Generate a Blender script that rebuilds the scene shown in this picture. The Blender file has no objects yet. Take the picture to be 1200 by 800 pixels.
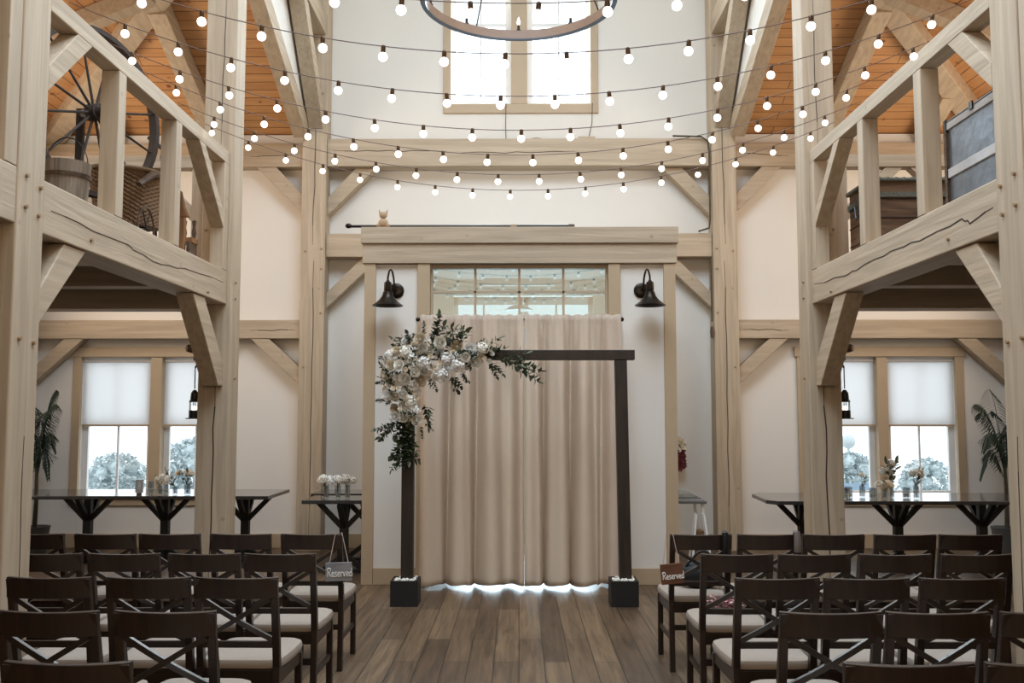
import bpy, math, random
from mathutils import Vector, Matrix
R = random.Random(7)
PI = math.pi
col = bpy.context.scene.collection
V = Vector

# ------------------------------------------------------------------ materials
def newmat(name):
    m = bpy.data.materials.new(name); m.use_nodes = True
    nt = m.node_tree; b = nt.nodes['Principled BSDF']
    return m, nt, b
def simple(name, c, rough=.6, metal=0, coat=0, bump=0, bscale=60, var=0, spec=None, emit=None, es=0):
    m, nt, b = newmat(name)
    b.inputs['Base Color'].default_value = (*c, 1)
    b.inputs['Roughness'].default_value = rough
    b.inputs['Metallic'].default_value = metal
    if coat: b.inputs['Coat Weight'].default_value = coat; b.inputs['Coat Roughness'].default_value = .15
    if spec is not None: b.inputs['Specular IOR Level'].default_value = spec
    if emit: b.inputs['Emission Color'].default_value = (*emit, 1); b.inputs['Emission Strength'].default_value = es
    if bump or var:
        tc = nt.nodes.new('ShaderNodeTexCoord'); n = nt.nodes.new('ShaderNodeTexNoise')
        n.inputs['Scale'].default_value = bscale; n.inputs['Detail'].default_value = 4
        nt.links.new(tc.outputs['Object'], n.inputs['Vector'])
        if bump:
            bp = nt.nodes.new('ShaderNodeBump'); bp.inputs['Strength'].default_value = bump; bp.inputs['Distance'].default_value = .01
            nt.links.new(n.outputs['Fac'], bp.inputs['Height']); nt.links.new(bp.outputs['Normal'], b.inputs['Normal'])
        if var:
            mx = nt.nodes.new('ShaderNodeMix'); mx.data_type = 'RGBA'
            mx.inputs['A'].default_value = (*[x*(1-var) for x in c], 1); mx.inputs['B'].default_value = (*[min(1, x*(1+var)) for x in c], 1)
            nt.links.new(n.outputs['Fac'], mx.inputs['Factor']); nt.links.new(mx.outputs['Result'], b.inputs['Base Color'])
    return m
def grain(name, c1, c2, scale, rough=.65, bump=.25, knots=None, coat=0, lo=.35, hi=.65):
    """wood with stretched noise grain; scale = vector (small along the grain)"""
    m, nt, b = newmat(name); L = nt.links.new
    tc = nt.nodes.new('ShaderNodeTexCoord'); mp = nt.nodes.new('ShaderNodeMapping')
    mp.inputs['Scale'].default_value = scale
    n = nt.nodes.new('ShaderNodeTexNoise'); n.inputs['Scale'].default_value = 1; n.inputs['Detail'].default_value = 6; n.inputs['Distortion'].default_value = .6
    L(tc.outputs['Object'], mp.inputs['Vector']); L(mp.outputs['Vector'], n.inputs['Vector'])
    r = nt.nodes.new('ShaderNodeValToRGB'); r.color_ramp.elements[0].color = (*c1, 1); r.color_ramp.elements[1].color = (*c2, 1)
    r.color_ramp.elements[0].position = lo; r.color_ramp.elements[1].position = hi
    L(n.outputs['Fac'], r.inputs['Fac']); out = r.outputs['Color']
    if knots:
        v = nt.nodes.new('ShaderNodeTexVoronoi'); v.inputs['Scale'].default_value = knots[0]; L(tc.outputs['Object'], v.inputs['Vector'])
        kr = nt.nodes.new('ShaderNodeValToRGB'); kr.color_ramp.elements[0].color = (1,1,1,1); kr.color_ramp.elements[1].color = (0,0,0,1)
        kr.color_ramp.elements[0].position = knots[1]*.4; kr.color_ramp.elements[1].position = knots[1]
        L(v.outputs['Distance'], kr.inputs['Fac'])
        mx = nt.nodes.new('ShaderNodeMix'); mx.data_type = 'RGBA'; L(kr.outputs['Color'], mx.inputs['Factor']); L(out, mx.inputs['A'])
        mx.inputs['B'].default_value = (*knots[2], 1); out = mx.outputs['Result']
    L(out, b.inputs['Base Color']); b.inputs['Roughness'].default_value = rough
    if coat: b.inputs['Coat Weight'].default_value = coat; b.inputs['Coat Roughness'].default_value = .34
    bp = nt.nodes.new('ShaderNodeBump'); bp.inputs['Strength'].default_value = bump; bp.inputs['Distance'].default_value = .01
    L(n.outputs['Fac'], bp.inputs['Height']); L(bp.outputs['Normal'], b.inputs['Normal'])
    return m
def boards(name, c1, c2, cm, length, width, alongY, gscale=(30, 2, 30), rough=.5, mortar=.004, knots=None, noise_amt=.5, dark=.45, coat=0):
    m, nt, b = newmat(name); L = nt.links.new
    tc = nt.nodes.new('ShaderNodeTexCoord'); mp = nt.nodes.new('ShaderNodeMapping')
    if alongY: mp.inputs['Rotation'].default_value = (0, 0, PI/2)
    L(tc.outputs['Object'], mp.inputs['Vector'])
    br = nt.nodes.new('ShaderNodeTexBrick'); br.offset = .37; br.offset_frequency = 2
    br.inputs['Scale'].default_value = 1; br.inputs['Brick Width'].default_value = length; br.inputs['Row Height'].default_value = width
    br.inputs['Mortar Size'].default_value = mortar; br.inputs['Mortar Smooth'].default_value = .3
    br.inputs['Color1'].default_value = (*c1, 1); br.inputs['Color2'].default_value = (*c2, 1); br.inputs['Mortar'].default_value = (*cm, 1)
    L(mp.outputs['Vector'], br.inputs['Vector'])
    m2 = nt.nodes.new('ShaderNodeMapping'); m2.inputs['Scale'].default_value = gscale; L(tc.outputs['Object'], m2.inputs['Vector'])
    n = nt.nodes.new('ShaderNodeTexNoise'); n.inputs['Scale'].default_value = 1; n.inputs['Detail'].default_value = 5; n.inputs['Distortion'].default_value = .8
    L(m2.outputs['Vector'], n.inputs['Vector'])
    r = nt.nodes.new('ShaderNodeValToRGB'); r.color_ramp.elements[0].position = .3; r.color_ramp.elements[1].position = .75
    r.color_ramp.elements[0].color = (dark, dark, dark, 1); r.color_ramp.elements[1].color = (1, 1, 1, 1)
    L(n.outputs['Fac'], r.inputs['Fac'])
    mu = nt.nodes.new('ShaderNodeMix'); mu.data_type = 'RGBA'; mu.blend_type = 'MULTIPLY'; mu.inputs['Factor'].default_value = noise_amt
    L(br.outputs['Color'], mu.inputs['A']); L(r.outputs['Color'], mu.inputs['B']); out = mu.outputs['Result']
    if knots:
        v = nt.nodes.new('ShaderNodeTexVoronoi'); v.inputs['Scale'].default_value = knots[0]; L(tc.outputs['Object'], v.inputs['Vector'])
        kr = nt.nodes.new('ShaderNodeValToRGB'); kr.color_ramp.elements[0].color = (1,1,1,1); kr.color_ramp.elements[1].color = (0,0,0,1)
        kr.color_ramp.elements[0].position = knots[1]*.4; kr.color_ramp.elements[1].position = knots[1]
        L(v.outputs['Distance'], kr.inputs['Fac'])
        mx = nt.nodes.new('ShaderNodeMix'); mx.data_type = 'RGBA'; L(kr.outputs['Color'], mx.inputs['Factor']); L(out, mx.inputs['A'])
        mx.inputs['B'].default_value = (*knots[2], 1); out = mx.outputs['Result']
    L(out, b.inputs['Base Color']); b.inputs['Roughness'].default_value = rough
    if coat: b.inputs['Coat Weight'].default_value = coat; b.inputs['Coat Roughness'].default_value = .3
    bp = nt.nodes.new('ShaderNodeBump'); bp.inputs['Strength'].default_value = .3; bp.inputs['Distance'].default_value = .004
    inv = nt.nodes.new('ShaderNodeMath'); inv.operation = 'SUBTRACT'; inv.inputs[0].default_value = 1; L(br.outputs['Fac'], inv.inputs[1])
    L(inv.outputs[0], bp.inputs['Height']); L(bp.outputs['Normal'], b.inputs['Normal'])
    return m
def glassmat(name, tint=(.9, .93, .93), refl=.12):
    m = bpy.data.materials.new(name); m.use_nodes = True; nt = m.node_tree; nt.nodes.clear(); L = nt.links.new
    o = nt.nodes.new('ShaderNodeOutputMaterial'); t = nt.nodes.new('ShaderNodeBsdfTransparent'); t.inputs['Color'].default_value = (*tint, 1)
    g = nt.nodes.new('ShaderNodeBsdfGlossy'); g.inputs['Roughness'].default_value = .03
    mx = nt.nodes.new('ShaderNodeMixShader'); mx.inputs[0].default_value = refl
    L(t.outputs[0], mx.inputs[1]); L(g.outputs[0], mx.inputs[2]); L(mx.outputs[0], o.inputs[0])
    return m
def cloth(name, c, trans=.3, var=0, wscale=None):
    m = bpy.data.materials.new(name); m.use_nodes = True; nt = m.node_tree; nt.nodes.clear(); L = nt.links.new
    o = nt.nodes.new('ShaderNodeOutputMaterial'); d = nt.nodes.new('ShaderNodeBsdfDiffuse'); t = nt.nodes.new('ShaderNodeBsdfTranslucent')
    d.inputs['Color'].default_value = (*c, 1); t.inputs['Color'].default_value = (*c, 1)
    if wscale:
        tc = nt.nodes.new('ShaderNodeTexCoord'); n = nt.nodes.new('ShaderNodeTexNoise'); n.inputs['Scale'].default_value = wscale
        L(tc.outputs['Object'], n.inputs['Vector']); bp = nt.nodes.new('ShaderNodeBump'); bp.inputs['Strength'].default_value = .3; bp.inputs['Distance'].default_value = .003
        L(n.outputs['Fac'], bp.inputs['Height']); L(bp.outputs['Normal'], d.inputs['Normal'])
    mx = nt.nodes.new('ShaderNodeMixShader'); mx.inputs[0].default_value = trans
    L(d.outputs[0], mx.inputs[1]); L(t.outputs[0], mx.inputs[2]); L(mx.outputs[0], o.inputs[0])
    return m

TC1, TC2 = (.395, .305, .21), (.495, .39, .275)
M = {}
M['tx'] = grain('painted_timber_x', TC1, TC2, (1.1, 20, 20), bump=.5, knots=(3.1, .07, (.33, .26, .18)))
M['ty'] = grain('painted_timber_y', TC1, TC2, (20, 1.1, 20), bump=.5, knots=(3.1, .07, (.33, .26, .18)))
M['tz'] = grain('painted_timber_z', TC1, TC2, (20, 20, 1.1), bump=.5, knots=(3.1, .07, (.33, .26, .18)))
M['trim'] = simple('painted_trim', (.45, .335, .215), .55, bump=.05, var=.05, bscale=8)
M['wall'] = simple('plaster_wall', (.735, .69, .625), .85, bump=.08, bscale=90, var=.02)
M['vest'] = simple('vestibule_grey_paint', (.42, .46, .46), .8, bump=.03)
M['walltop'] = simple('plaster_upper', (.78, .745, .69), .85, bump=.05, bscale=90)
M['floor'] = boards('floor_planks', (.25, .16, .088), (.11, .066, .036), (.02, .014, .01), 1.7, .165, True, (26, 1.6, 26), .42, .0035, noise_amt=.9, dark=.3)
M['pineA'] = boards('pine_boards_x', (.66, .35, .145), (.55, .265, .10), (.13, .04, .01), 3.1, .125, False, (2, 26, 26), .6, .005, knots=(4.5, .17, (.16, .05, .015)), noise_amt=.5, dark=.5)
M['pineB'] = boards('pine_boards_y', (.66, .35, .145), (.55, .265, .10), (.13, .04, .01), 3.1, .125, True, (26, 2, 26), .6, .005, knots=(4.5, .17, (.16, .05, .015)), noise_amt=.5, dark=.5)
M['deck'] = boards('loft_deck', (.16, .11, .07), (.12, .085, .055), (.02, .01, .01), 2.5, .14, True, (26, 2, 26), .7)
M['crack'] = simple('timber_crack', (.045, .03, .02), .9)
M['peg'] = simple('peg_wood', (.30, .20, .11), .6)
M['dark'] = grain('dark_chair_wood', (.009, .0038, .0022), (.026, .011, .006), (20, 20, 3), .42, .04, coat=.25)
M['dgloss'] = grain('polished_chair_wood', (.008, .004, .003), (.018, .009, .006), (20, 20, 3), .3, .03, coat=1)
M['seat'] = simple('beige_seat_fabric', (.37, .30, .24), .95, bump=.4, bscale=350, var=.08)
M['arch'] = grain('dark_arch_wood', (.012, .007, .005), (.028, .016, .011), (18, 18, 2), .5, .15)
M['box'] = simple('black_box_wood', (.008, .0065, .0055), .75, bump=.1, var=.2, bscale=20)
M['peb'] = simple('pebble_white', (.7, .66, .58), .6)
M['curtain'] = cloth('beige_curtain', (.73, .615, .51), .42, wscale=260)
M['shade'] = cloth('roller_shade_cloth', (.9, .9, .9), .75)
M['glass'] = glassmat('window_glass', (.93, .96, .96), .07)
M['tglass'] = glassmat('transom_glass', (.52, .63, .65), .12)
M['cglass'] = glassmat('clear_glassware', (.88, .92, .94), .25)
M['wire'] = simple('brown_wire', (.11, .05, .028), .5)
M['socket'] = simple('bronze_socket', (.10, .055, .025), .4, .6)
M['bulb'] = simple('frosted_bulb', (.9, .88, .84), .2, emit=(1, .93, .84), es=3.2)
M['flame'] = simple('candle_bulb', (.9, .85, .75), .2, emit=(1, .82, .6), es=4)
M['bronze'] = simple('oiled_bronze', (.028, .022, .017), .32, .85, bump=.05)
M['iron'] = simple('black_iron', (.012, .012, .013), .45, .5)
M['ringm'] = simple('chandelier_wood', (.24, .15, .10), .5, bump=.1, var=.2, bscale=12)
M['blueiron'] = simple('steel_band', (.10, .12, .15), .3, .8)
M['table'] = simple('black_glossy_tabletop', (.035, .033, .032), .16, coat=.6)
M['tleg'] = simple('black_table_leg', (.010, .0095, .009), .5)
M['petal'] = cloth('white_petal', (.90, .86, .77), .1)
M['petal2'] = cloth('cream_petal', (.86, .77, .62), .1)
M['petal3'] = cloth('pure_white_petal', (.94, .92, .88), .1)
M['leaf'] = simple('dark_green_leaf', (.035, .05, .022), .5, var=.3, bscale=14)
M['leaf2'] = simple('olive_leaf', (.075, .085, .045), .55, var=.3, bscale=14)
M['stem'] = simple('brown_stem', (.06, .045, .02), .7)
M['palm'] = simple('palm_leaf', (.030, .048, .028), .5, var=.3, bscale=8)
M['pot'] = simple('grey_pot', (.12, .12, .12), .5)
M['oldwood'] = grain('old_brown_wood', (.05, .028, .015), (.13, .075, .04), (25, 3, 25), .7, .3)
M['bucket'] = grain('weathered_bucket_wood', (.20, .16, .115), (.36, .29, .22), (30, 30, 3), .8, .3)
M['wicker'] = simple('brown_wicker', (.20, .115, .055), .6, bump=.4, bscale=120, var=.4)
M['wheelm'] = simple('aged_dark_wheel', (.035, .022, .015), .8, bump=.1, var=.3, bscale=15)
M['trunkw'] = grain('trunk_brown_boards', (.085, .045, .024), (.19, .11, .06), (3, 3, 30), .65, .3)
M['trunkb'] = simple('trunk_grey_tin', (.17, .185, .21), .42, .5, bump=.6, bscale=9, var=.35)
M['slat'] = simple('pale_trunk_slat', (.55, .53, .52), .5, bump=.1, var=.1, bscale=20)
M['rope'] = simple('grey_green_edging', (.13, .13, .10), .8, bump=.6, bscale=60, var=.5)
M['brownwood'] = grain('chestnut_wood', (.20, .09, .035), (.33, .16, .07), (20, 20, 3), .45, .1)
M['signgrey'] = grain('grey_stained_board', (.20, .20, .21), (.30, .30, .32), (5, 30, 30), .7, .1)
M['signbrown'] = grain('brown_stained_board', (.11, .042, .020), (.17, .07, .035), (5, 30, 30), .6, .1)
M['paint'] = simple('white_lettering', (.85, .83, .8), .6)
M['twine'] = simple('pink_twine', (.55, .40, .34), .9)
M['bag'] = simple('black_leather', (.009, .009, .010), .6, bump=.2, bscale=60)
M['greycloth'] = simple('grey_brown_cloth', (.14, .115, .10), .9, bump=.3, bscale=80)
M['red'] = simple('dark_red_petals', (.13, .018, .022), .8)
M['pink'] = simple('dusty_pink_petals', (.55, .28, .27), .8)
M['whitep'] = simple('white_paint', (.75, .74, .72), .5)
M['cone'] = simple('dried_brown_filler', (.14, .075, .035), .9, bump=.4, bscale=40)
M['candle'] = simple('cream_candle', (.8, .74, .6), .5)
M['card'] = simple('grey_table_card', (.28, .29, .29), .6)
M['tree'] = simple('hazy_tree_foliage', (.50, .57, .58), .9, var=.18, bscale=1.2)  # haze and outdoor glare put into the foliage colour
M['bfence'] = simple('blue_fence', (.22, .30, .38), .7)
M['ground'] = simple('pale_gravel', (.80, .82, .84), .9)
M['figure'] = simple('tan_carved_figure', (.42, .28, .16), .7)
M['lamp'] = simple('frosted_lamp_glass', (.5, .55, .56), .4)

# ------------------------------------------------------------------ mesh builder
class MB:
    def __init__(s): s.v = []; s.f = []; s.smooth = False
    def add(s, vs, fs):
        n = len(s.v); s.v += [V(x) for x in vs]; s.f += [tuple(i+n for i in f) for f in fs]; return s
    def box(s, x0, y0, z0, x1, y1, z1):
        if x0 > x1: x0, x1 = x1, x0
        if y0 > y1: y0, y1 = y1, y0
        if z0 > z1: z0, z1 = z1, z0
        return s.add([(x0,y0,z0),(x1,y0,z0),(x1,y1,z0),(x0,y1,z0),(x0,y0,z1),(x1,y0,z1),(x1,y1,z1),(x0,y1,z1)],
                     [(0,3,2,1),(4,5,6,7),(0,1,5,4),(1,2,6,5),(2,3,7,6),(3,0,4,7)])
    def bar(s, p, q, w, h, side=(1,0,0)):
        """rectangular bar p->q; w measured along 'side', h along the remaining axis"""
        p, q = V(p), V(q); d = (q-p).normalized(); sd = V(side); sd = (sd - d*sd.dot(d)).normalized(); u = d.cross(sd)
        vs = []
        for c in (p, q):
            for a, b in ((-1,-1),(1,-1),(1,1),(-1,1)): vs.append(c + sd*a*w/2 + u*b*h/2)
        return s.add(vs, [(0,3,2,1),(4,5,6,7),(0,1,5,4),(1,2,6,5),(2,3,7,6),(3,0,4,7)])
    def prism(s, poly, axis, a, b):
        """poly in the two other axes, extruded along axis from a to b"""
        def mk(p, t):
            if axis == 0: return (t, p[0], p[1])
            if axis == 1: return (p[0], t, p[1])
            return (p[0], p[1], t)
        n = len(poly); vs = [mk(p, a) for p in poly] + [mk(p, b) for p in poly]
        fs = [tuple(range(n))[::-1], tuple(range(n, 2*n))] + [(i, (i+1) % n, n+(i+1) % n, n+i) for i in range(n)]
        return s.add(vs, fs)
    def cyl(s, p, q, r0, r1=None, n=12, cap=True):
        r1 = r0 if r1 is None else r1; p, q = V(p), V(q); d = (q-p).normalized()
        a = d.orthogonal().normalized(); b = d.cross(a); vs = []
        for c, r in ((p, r0), (q, r1)):
            for i in range(n): t = 2*PI*i/n; vs.append(c + a*r*math.cos(t) + b*r*math.sin(t))
        fs = [(i, (i+1) % n, n+(i+1) % n, n+i) for i in range(n)]
        if cap: fs += [tuple(range(n))[::-1], tuple(range(n, 2*n))]
        return s.add(vs, fs)
    def tube(s, pts, r, n=8, closed=False):
        pts = [V(p) for p in pts]; m = len(pts); rs = r if isinstance(r, (list, tuple)) else [r]*m
        vs = []; a = None
        for i, p in enumerate(pts):
            if closed: d = pts[(i+1) % m] - pts[i-1]
            else: d = pts[min(i+1, m-1)] - pts[max(i-1, 0)]
            d.normalize()
            if a is None: a = d.orthogonal().normalized()
            a = (a - d*a.dot(d)).normalized(); b = d.cross(a)
            for k in range(n): t = 2*PI*k/n; vs.append(p + (a*math.cos(t) + b*math.sin(t))*rs[i])
        fs = []
        for i in range(m if closed else m-1):
            j = (i+1) % m
            for k in range(n): fs.append((i*n+k, i*n+(k+1) % n, j*n+(k+1) % n, j*n+k))
        if not closed: fs += [tuple(range(n))[::-1], tuple(range((m-1)*n, m*n))]
        return s.add(vs, fs)
    def lathe(s, prof, c=(0,0,0), n=20, axis=None):
        """prof: (r,z) list about z through c"""
        vs = []; fs = []; c = V(c)
        rot = Matrix.Identity(3) if axis is None else V((0,0,1)).rotation_difference(V(axis)).to_matrix()
        for r, z in prof:
            for k in range(n): t = 2*PI*k/n; vs.append(c + rot @ V((r*math.cos(t), r*math.sin(t), z)))
        for i in range(len(prof)-1):
            for k in range(n): fs.append((i*n+k, i*n+(k+1) % n, (i+1)*n+(k+1) % n, (i+1)*n+k))
        closed = prof[0] == prof[-1]
        if prof[0][0] > 1e-5 and not closed: fs.append(tuple(range(n))[::-1])
        if prof[-1][0] > 1e-5 and not closed: fs.append(tuple(range((len(prof)-1)*n, len(prof)*n)))
        return s.add(vs, fs)
    def ball(s, c, r, n=12, m=8, sq=(1,1,1)):
        prof = [(max(1e-6, math.sin(PI*i/m))*r, -math.cos(PI*i/m)*r) for i in range(m+1)]
        k = len(s.v); s.lathe(prof, (0,0,0), n)
        for i in range(k, len(s.v)): s.v[i] = V((s.v[i][0]*sq[0], s.v[i][1]*sq[1], s.v[i][2]*sq[2])) + V(c)
        return s
    def build(s, name, mat, parent=None, bevel=0, smooth=False, recenter=True):
        vs = s.v; off = V((0,0,0))
        if parent is not None: off = V(parent.get('_o', (0,0,0)))
        elif recenter:
            lo = [min(v[i] for v in vs) for i in range(3)]; hi = [max(v[i] for v in vs) for i in range(3)]
            off = V(((lo[0]+hi[0])/2, (lo[1]+hi[1])/2, lo[2]))
        me = bpy.data.meshes.new(name); me.from_pydata([v-off for v in vs], [], s.f); me.validate(); me.update()
        me.materials.append(M[mat])
        if smooth:
            for p in me.polygons: p.use_smooth = True
            try: me.set_sharp_from_angle(angle=math.radians(40))
            except Exception: pass
        o = bpy.data.objects.new(name, me); col.objects.link(o)
        if parent is None: o.location = off; o['_o'] = tuple(off)
        else: o.parent = parent; o['_o'] = tuple(off)
        if bevel:
            b = o.modifiers.new('bevel', 'BEVEL'); b.width = bevel; b.segments = 2; b.limit_method = 'ANGLE'
        return o
def tag(o, label=None, cat=None, group=None, kind=None):
    if label: o['label'] = label
    if cat: o['category'] = cat
    if group: o['group'] = group
    if kind: o['kind'] = kind
    return o
def empty(name, loc, label, cat, group=None):
    o = bpy.data.objects.new(name, None); col.objects.link(o); o.location = loc; o['_o'] = tuple(loc); o.empty_display_size = .1
    return tag(o, label, cat, group)
def kids(o): return [c for c in bpy.data.objects if c.parent == o]
def tree_copy(o, cache, parent=None):
    c = o.copy(); col.objects.link(c)
    if parent is not None: c.parent = parent
    for ch in cache.get(o.name, []): tree_copy(ch, cache, c)
    return c
def make_cache(o):
    d = {}
    def rec(x):
        d[x.name] = kids(x)
        for k in d[x.name]: rec(k)
    rec(o); return d
def struct(name, mb, mat, parent=None, **k):
    o = mb.build(name, mat, parent, **k)
    if parent is None: o['kind'] = 'structure'
    return o
SIDE = {-1: 'left', 1: 'right'}

# ------------------------------------------------------------------ room shell
WY = 11.75
struct('floor', MB().box(-6.2, -2.7, -.12, 6.2, 12.0, 0), 'floor')
# far wall with its openings (cells between cut lines)
holes = [(-5.45, -3.63, .63, 2.33), (3.53, 5.40, .63, 2.33), (-.82, .93, 0, 3.12)]
hi_hole = (-.87, .92, 5.55, 7.6)
def wall_cells(mb, xs, zs, holes, y0, y1):
    for i in range(len(xs)-1):
        for j in range(len(zs)-1):
            cx, cz = (xs[i]+xs[i+1])/2, (zs[j]+zs[j+1])/2
            if any(h[0] < cx < h[1] and h[2] < cz < h[3] for h in holes): continue
            mb.box(xs[i], y0, zs[j], xs[i+1], y1, zs[j+1])
    return mb
w = MB(); wall_cells(w, [-6.2, -5.45, -3.63, -.82, .93, 3.53, 5.40, 6.2], [0, .63, 2.33, 3.12, 5.2], holes, WY, WY+.22)
wall_cells(w, [-2.9, -.87, .92, 2.9], [5.2, 5.55, 7.6, 8.6], [hi_hole], WY, WY+.22)
struct('wall_back', w, 'wall')
for s in (-1, 1):
    struct('wall_'+SIDE[s], MB().box(s*6.0, -2.5, 0, s*6.2, WY, 5.2), 'wall')
    struct('wall_%s_clerestory' % SIDE[s], MB().prism([(WY, 5.06), (WY, 8.6), (-2.5, 8.6), (-2.5, 6.48), (8.35, 6.48)], 0, s*2.63, s*2.70), 'walltop')
# roof planes
def slab(pts, th=.1):
    mb = MB(); n = len(pts); vs = [V(p) for p in pts] + [V(p)+V((0,0,th)) for p in pts]
    return mb.add(vs, [tuple(range(n)), tuple(range(n, 2*n))[::-1]] + [(i, n+i, n+(i+1) % n, (i+1) % n) for i in range(n)])
def rz(X, Y): return 5.13 + .42*min(WY-Y, 6-abs(X))
for s in (-1, 1):
    a = [(s*6, WY, rz(6, WY)), (s*2.66, WY, rz(2.66, WY)), (s*2.66, 8.41, rz(2.66, 8.41))]
    b = [(s*6, WY, rz(6, WY)), (s*2.66, 8.41, rz(2.66, 8.41)), (s*2.66, -2.5, rz(2.66, 0)), (s*6, -2.5, rz(6, 0))]
    struct('ceiling_%s_rear' % SIDE[s], slab(a), 'pineA'); struct('ceiling_%s_side' % SIDE[s], slab(b), 'pineB')

struct('wall_front', MB().box(-6.2, -2.7, 0, 6.2, -2.5, 8.6), 'oldwood')
struct('ceiling_nave', MB().box(-2.9, -2.7, 8.6, 2.9, 12, 8.7), 'walltop')
# baseboards
for s in (-1, 1):
    struct('baseboard_'+SIDE[s], MB().box(s*2.67, WY-.03, 0, s*6.0, WY, .17), 'trim', bevel=.004)
    struct('baseboard_%s_centre' % SIDE[s], MB().box(s*1.6, WY-.03, 0, s*2.36, WY, .17), 'trim', bevel=.004)

# ------------------------------------------------------------------ timber frame
def post(x0, y0, x1, y1, z1, label, pegs=(), cracks=()):
    """pegs: (axis 'x+','x-','y-', x, y, z); cracks: list of polylines"""
    t = empty('timber_post', ((x0+x1)/2, (y0+y1)/2, 0), label, 'post')
    MB().box(x0, y0, 0, x1, y1, z1).build('shaft', 'tz', t, bevel=.008)
    add_pegs(t, pegs); add_cracks(t, cracks); return t
def add_pegs(t, pegs):
    for a, x, y, z in pegs:
        d = {'x+': V((1,0,0)), 'x-': V((-1,0,0)), 'y-': V((0,-1,0))}[a]; p = V((x, y, z))
        MB().cyl(p-d*.02, p+d*.014, .0125, .011, 8).build('peg', 'peg', t)
def add_cracks(t, cracks):
    for (pts, wd, nrm) in cracks:
        mb = MB(); n = V(nrm)
        for i in range(len(pts)-1):
            mb.bar(V(pts[i]), V(pts[i+1]), .004, wd*(1 if 0 < i < len(pts)-2 else .5), nrm)
        mb.build('crack', 'crack', t)
def wob(p, q, n, amp, rnd, ax):
    out = []
    for i in range(n+1):
        v = V(p).lerp(V(q), i/n)
        if 0 < i < n: v[ax] += rnd.uniform(-amp, amp)
        out.append(v)
    return out
rc = random.Random(3)
for s in (-1, 1):
    S = SIDE[s]; xi = s*2.5; xo = s*2.77
    ax = 'x+' if s < 0 else 'x-'
    # near post
    post(min(xi, xo), 4.63, max(xi, xo), 4.90, 8.4, 'pale greige timber post nearest the camera at the %s edge, beside the front chairs' % S,
         [(ax, xi, y, z) for y, z in ((4.71, 2.82), (4.85, 2.79), (4.71, 2.66), (4.84, 2.64), (4.70, 1.99), (4.84, 1.98))],
         [(wob((xi, 4.80, .1), (xi, 4.79, 1.5), 8, .006, rc, 1), .005, (1,0,0)), (wob((s*2.63, 4.63, 1.5), (s*2.64, 4.63, 4.4), 9, .006, rc, 0), .005, (0,1,0))])
    # middle post
    xi = s*2.465; xo = s*2.735
    post(min(xi, xo), 8.05, max(xi, xo), 8.31, 8.4, 'tall timber post at the far end of the %s loft, lantern on its outer side' % S,
         [(ax, xi, y, z) for y, z in ((8.15, 2.76), (8.15, 2.62), (8.18, 1.93))] + [('y-', s*2.70, 8.05, 3.2)],
         [(wob((s*2.60, 8.05, .15), (s*2.585, 8.05, 1.88), 9, .008, rc, 0), .011, (0,1,0)), (wob((s*2.585, 8.05, 3.95), (s*2.57, 8.05, 5.3), 7, .006, rc, 0), .006, (0,1,0))])
    # far post
    xi = s*2.375; xo = s*2.675
    post(min(xi, xo), 11.47, max(xi, xo), 11.73, 8.4, 'tall timber post standing against the back wall, %s of the curtained doorway' % S,
         [('y-', s*x, 11.47, z) for x, z in ((2.42, 2.86), (2.42, 3.65), (2.62, 2.2), (2.42, 3.4), (2.43, 5.6), (2.43, 6.2), (2.62, 3.62))],
         [(wob((s*2.52, 11.47, .2), (s*2.51, 11.47, 3.5), 10, .008, rc, 0), .009, (0,1,0)), (wob((s*2.53, 11.47, 3.7), (s*2.50, 11.47, 5.9), 9, .008, rc, 0), .008, (0,1,0))])

def timber(name, mb, mat, label, cat='beam', pegs=(), cracks=(), group=None):
    if pegs or cracks:
        lo = [min(v[i] for v in mb.v) for i in range(3)]; hi = [max(v[i] for v in mb.v) for i in range(3)]
        t = empty(name, ((lo[0]+hi[0])/2, (lo[1]+hi[1])/2, lo[2]), label, cat, group)
        mb.build('shaft', mat, t, bevel=.007); add_pegs(t, pegs); add_cracks(t, cracks); return t
    return tag(mb.build(name, mat, bevel=.007), label, cat, group)

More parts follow.
